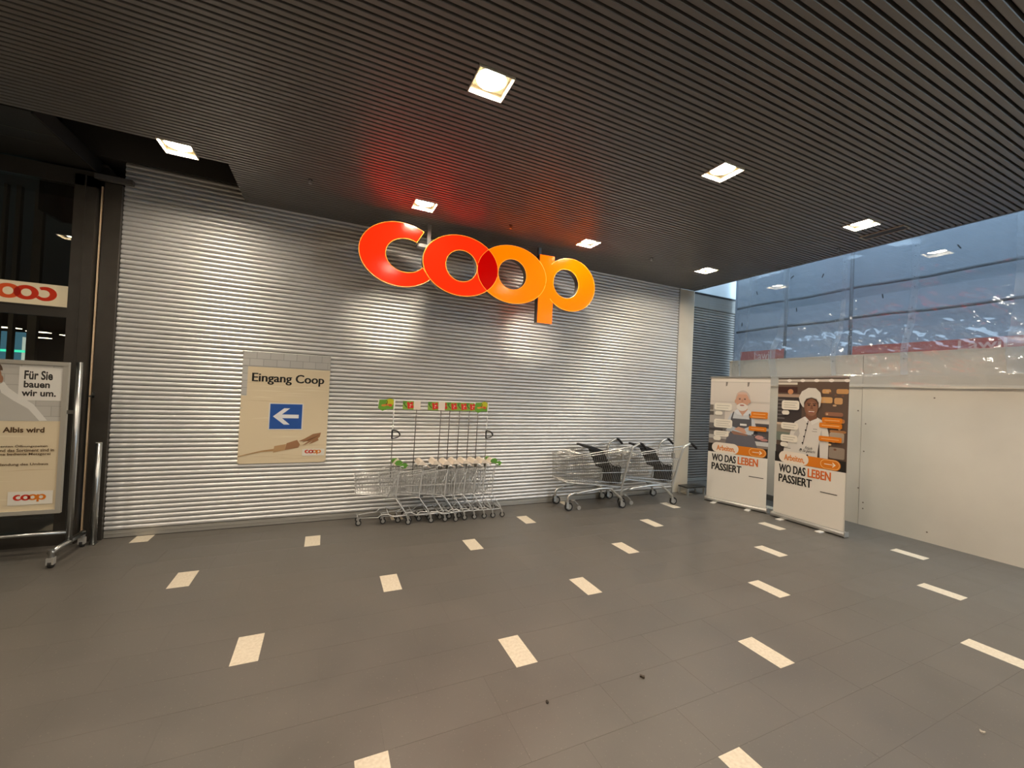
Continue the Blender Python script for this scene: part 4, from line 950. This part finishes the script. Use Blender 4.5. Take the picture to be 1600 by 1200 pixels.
# ------------------------------------------------------------------ row of small carts with flags
def small_cart(kind, flag=True):
    t = thing('small_shopping_cart', '', 'shopping cart', (0, 0, 0), 0, 'small flag carts nested in a row')
    R = 0.0045
    def hw(x): return lerp(0.155, 0.105, -x / 0.46)
    for s in (-1, 1):
        fm = MB()
        fm.tube(arc_pts([(0.03, s * 0.155, 0.655), (0.0, s * 0.155, 0.645), (-0.02, s * 0.155, 0.48), (-0.035, s * 0.155, 0.305)]), 0.0062, 8)
        fm.tube([(-0.15, s * 0.15, 0.306), (-0.035, s * 0.155, 0.302), (0.085, s * 0.16, 0.135), (0.10, s * 0.16, 0.095)], 0.0062, 8)
        fm.tube([(0.10, s * 0.16, 0.108), (-0.05, s * 0.15, 0.10), (-0.10, s * 0.14, 0.125), (-0.17, s * 0.12, 0.125), (-0.21, s * 0.11, 0.09), (-0.42, s * 0.06, 0.085)], 0.0058, 8)
        obj('side_frame', fm, m_chrome, t, True, True)
        obj('gate_rod', MB().tube([(0.0, s * 0.15, 0.60), (-0.125, s * 0.14, 0.315)], 0.0048, 6), m_chrome, t, True, True)
        sd = MB()
        for i in range(15):
            x_ = -0.03 - 0.0295 * i; f_ = -x_ / 0.46
            sd.tube([(x_ + 0.01 * f_, s * hw(x_) * 0.96, lerp(0.315, 0.365, f_)), (x_ - 0.02 * f_, s * (hw(x_) + 0.006), lerp(0.62, 0.545, f_))], 0.0024, 4, cap=False)
        for f_, r_ in ((0, 0.0035), (0.4, 0.003), (0.75, 0.0028), (1.0, 0.0045)):
            sd.tube([(-0.02, s * 0.153, lerp(0.315, 0.62, f_)), (-0.465, s * 0.105, lerp(0.365, 0.545, f_))], r_, 5)
        obj('side_grid', sd, m_chrome, t, local=True)
    fr = MB()
    for i in range(8):
        y_ = -0.10 + 0.2 * i / 7; fr.tube([(-0.45, y_, 0.365), (-0.468, y_, 0.545)], 0.0024, 4, cap=False); fr.tube([(-0.45, y_, 0.365), (-0.03, y_ * 1.45, 0.315)], 0.0024, 4, cap=False)
    for z_, x_, r_ in ((0.365, -0.45, 0.0035), (0.43, -0.457, 0.0028), (0.49, -0.462, 0.0028), (0.545, -0.468, 0.0045)): fr.tube([(x_, -0.105, z_), (x_ - 0.01, 0, z_), (x_, 0.105, z_)], r_, 5)
    obj('front_grid', fr, m_chrome, t, local=True)
    hb = MB().tube([(0.03, -0.158, 0.655), (0.03, 0.158, 0.655)], 0.009, 8); obj('handle_bar', hb, m_chrome, t, True, True)
    cv = MB(); cv.prism([(-0.06, 0.665), (-0.03, 0.705), (0.0, 0.71), (0.035, 0.675), (0.085, 0.635), (0.08, 0.628), (0.03, 0.655), (0.0, 0.668)], lambda u, v, d: (u, d, v), -0.135, 0.135)
    gp = obj('handle_cover', cv, m_beige, t, local=True)
    if kind == 'green':
        for (a, b, y_) in ((-0.02, 0.70, -0.137), (0.04, 0.665, -0.137), (-0.04, 0.69, 0.06)):
            obj('leaf_plate', MB().prism([(a - 0.045, b - 0.005), (a - 0.02, b + 0.025), (a + 0.02, b + 0.03), (a + 0.05, b + 0.005), (a + 0.02, b - 0.03), (a - 0.02, b - 0.03)], lambda u, v, d: (u, d, v), y_ - 0.004, y_), m_green, gp, local=True)
    for s in (-1, 1):
        for (x_, y_) in ((0.105, 0.16), (-0.42, 0.06)):
            cs = obj('caster', MB().prism([(x_ - 0.012, 0.095), (x_ + 0.010, 0.095), (x_ + 0.018, 0.035), (x_ + 0.004, 0.035)], lambda u, v, d: (u, d, v), s * y_ - 0.012, s * y_ + 0.012), m_hub, t, local=True)
            wl = obj('wheel', MB().disc_y((x_ + 0.010, s * y_, 0.032), 0.032, 0.016, 16), m_rubber, cs, local=True); obj('hub', MB().disc_y((x_ + 0.010, s * y_, 0.032), 0.019, 0.02, 12), m_hub, wl, local=True)
    for (a, b, c) in ((0.095, 0.16, 0.108), (-0.42, 0.06, 0.085), (-0.10, 0.14, 0.125)): obj('cross_tube', MB().tube([(a, -b, c), (a, b, c)], 0.005, 6), m_chrome, t, True, True)
    if flag:
        px = -0.085
        obj('flag_pole', MB().tube([(px + (0.0 if kind == 'green' else -0.01), 0.0, 0.50), (px, 0.0, 1.30)], 0.0052, 8), m_steel if kind == 'green' else mat('grey_pole', rgb(96, 94, 90), 0.4, 0.5), t, True, True)
        obj('pole_clamp', MB().box(px - 0.012, px + 0.012, -0.012, 0.012, 0.60, 0.64), m_hub, t, local=True)
        if kind == 'green':
            fl_ = obj('flag', MB().box(px - 0.175, px + 0.012, -0.004, 0.004, 1.30, 1.405), m_white, t, local=True)
            pr = Print((px - 0.175, -0.004, 1.285), (1, 0, 0), (0, 0, 1), (0, -1, 0))
            pr.poly([(0.012, 0.115), (0.0, 0.02), (0.05, -0.012), (0.10, 0.01), (0.17, 0.01), (0.172, 0.12), (0.13, 0.135), (0.09, 0.12)], flat(104, 156, 52)); pr.poly(ell(0.13, 0.09, 0.042, 0.042), flat(186, 184, 40)); pr.poly(ell(0.10, 0.06, 0.035, 0.012, 20, 380), flat(204, 120, 56)); pr.poly(ell(0.06, 0.052, 0.026, 0.012), flat(210, 140, 60)); pr.poly(ell(0.135, 0.055, 0.02, 0.016), flat(196, 84, 40)); pr.poly([(0.09, 0.06), (0.105, 0.09), (0.095, 0.11), (0.088, 0.108), (0.096, 0.09), (0.082, 0.062)], flat(84, 66, 30))
            pr2 = pr.build('printed_picture', fl_); pr2.matrix_parent_inverse = Matrix()
            hd_ = MB().tube([(px - 0.006, -0.004, 0.955), (px - 0.006, -0.004, 1.055)], 0.0085, 8).tube(arc_pts([(px, -0.004, 1.052), (px + 0.05, -0.004, 1.042), (px + 0.082, -0.004, 1.005), (px + 0.07, -0.004, 0.98), (px + 0.03, -0.004, 0.962), (px, -0.004, 0.958)]), [0.010] * 12 + [0.0065] * 14, 6)
            obj('pole_handle', hd_, m_black, t, local=True)
        else:
            fl_ = obj('flag', MB().box(px - 0.16, px + 0.045, -0.003, 0.003, 1.295, 1.395), m_beige, t, local=True)
            pr = Print((px - 0.16, -0.003, 1.295), (1, 0, 0), (0, 0, 1), (0, -1, 0))
            pr.rect(0.0, 0.0, 0.125, 0.10, flat(132, 168, 66)); pr.poly([(0.0, 0.06), (0.0, 0.10), (0.05, 0.10), (0.03, 0.07)], flat(84, 140, 48)); pr.poly([(0.01, 0.085), (0.03, 0.05), (0.05, 0.03), (0.045, 0.022), (0.022, 0.042), (0.003, 0.08)], flat(58, 84, 36))
            for (a, b, r_) in ((0.075, 0.05, 0.024), (0.10, 0.075, 0.018), (0.06, 0.075, 0.014), (0.105, 0.035, 0.02), (0.07, 0.025, 0.017)): pr.poly(ell(a, b, r_, r_, n=20), flat(204, 48, 36))
            pr.poly(ell(0.088, 0.056, 0.01, 0.007, n=12), flat(238, 200, 180)); pr.poly(ell(0.082, 0.035, 0.006, 0.006, n=10), flat(240, 214, 196), up=False)
            pr2 = pr.build('printed_picture', fl_); pr2.matrix_parent_inverse = Matrix()
    return t
HXS = [0.80, 1.06, 1.225, 1.345, 1.462, 1.585, 1.71, 1.822, 1.935]
HXS[8] = 1.945
ORD = ['head', 'second', 'third', 'fourth', 'fifth', 'sixth', 'seventh', 'eighth', 'last']
gc = small_cart('green'); rc = small_cart('red'); nf = small_cart('red', flag=False)
used = set()
for i, hx in enumerate(HXS):
    src = gc if i in (0, 8) else (nf if i == 2 else rc)
    o = src if src.name not in used else copy_tree(src); used.add(src.name)
    f_ = (hx - HXS[0]) / (HXS[8] - HXS[0])
    o.location = (hx, lerp(-0.235, -0.27, f_) - (0.03 if i == 3 else 0), 0); o.rotation_euler = (0, 0, math.radians(-1.5))
    if i == 0: o['label'] = 'small wire cart with green leaf handle and yellow-green flag heading the row, nearest the poster'
    elif i == 8: o['label'] = 'small wire cart with green leaf handle and yellow-green flag ending the row'
    elif i == 2: o['label'] = 'small wire cart without a flag pole, third from the head of the row'
    else: o['label'] = 'small wire cart with beige handle and red-fruit flag, %s from the head of the row' % ORD[i]
bpy.context.view_layer.update()

# ------------------------------------------------------------------ litter on the floor
def scrap(loc, r, label, seed, m):
    rnd = random.Random(seed); mb = MB(); n = 9
    top = [(r * (0.5 + 0.6 * rnd.random()) * math.cos(2 * PI * k / n), r * (0.5 + 0.6 * rnd.random()) * math.sin(2 * PI * k / n), 0.002 + 0.012 * rnd.random()) for k in range(n)]
    bot = [(a * 0.9, b * 0.9, 0.0) for a, b, c in top]
    mb.loft([bot, top]); k = len(mb.v); mb.v.append((0, 0, 0.006))
    for i in range(n): mb.face([n + i, n + (i + 1) % n, k])
    mb.face(list(range(n))[::-1])
    o = obj('litter_scrap', mb, m); o.location = loc; tag(o, label, 'litter')
scrap((1.695, -3.307, 0.0003), 0.017, 'small crumpled brown leaf scrap lying on the open floor', 3, mat('leaf_brown', rgb(72, 62, 50), 0.8))
scrap((3.022, -4.222, 0.0003), 0.012, 'tiny pale paper scrap lying far from the shutter on the floor', 4, mat('paper_scrap', rgb(180, 172, 158), 0.8))
scrap((1.097, -3.279, 0.0003), 0.012, 'tiny dark crumb on the floor beside a cream tile', 8, mat('crumb_dark', rgb(60, 52, 44), 0.8))
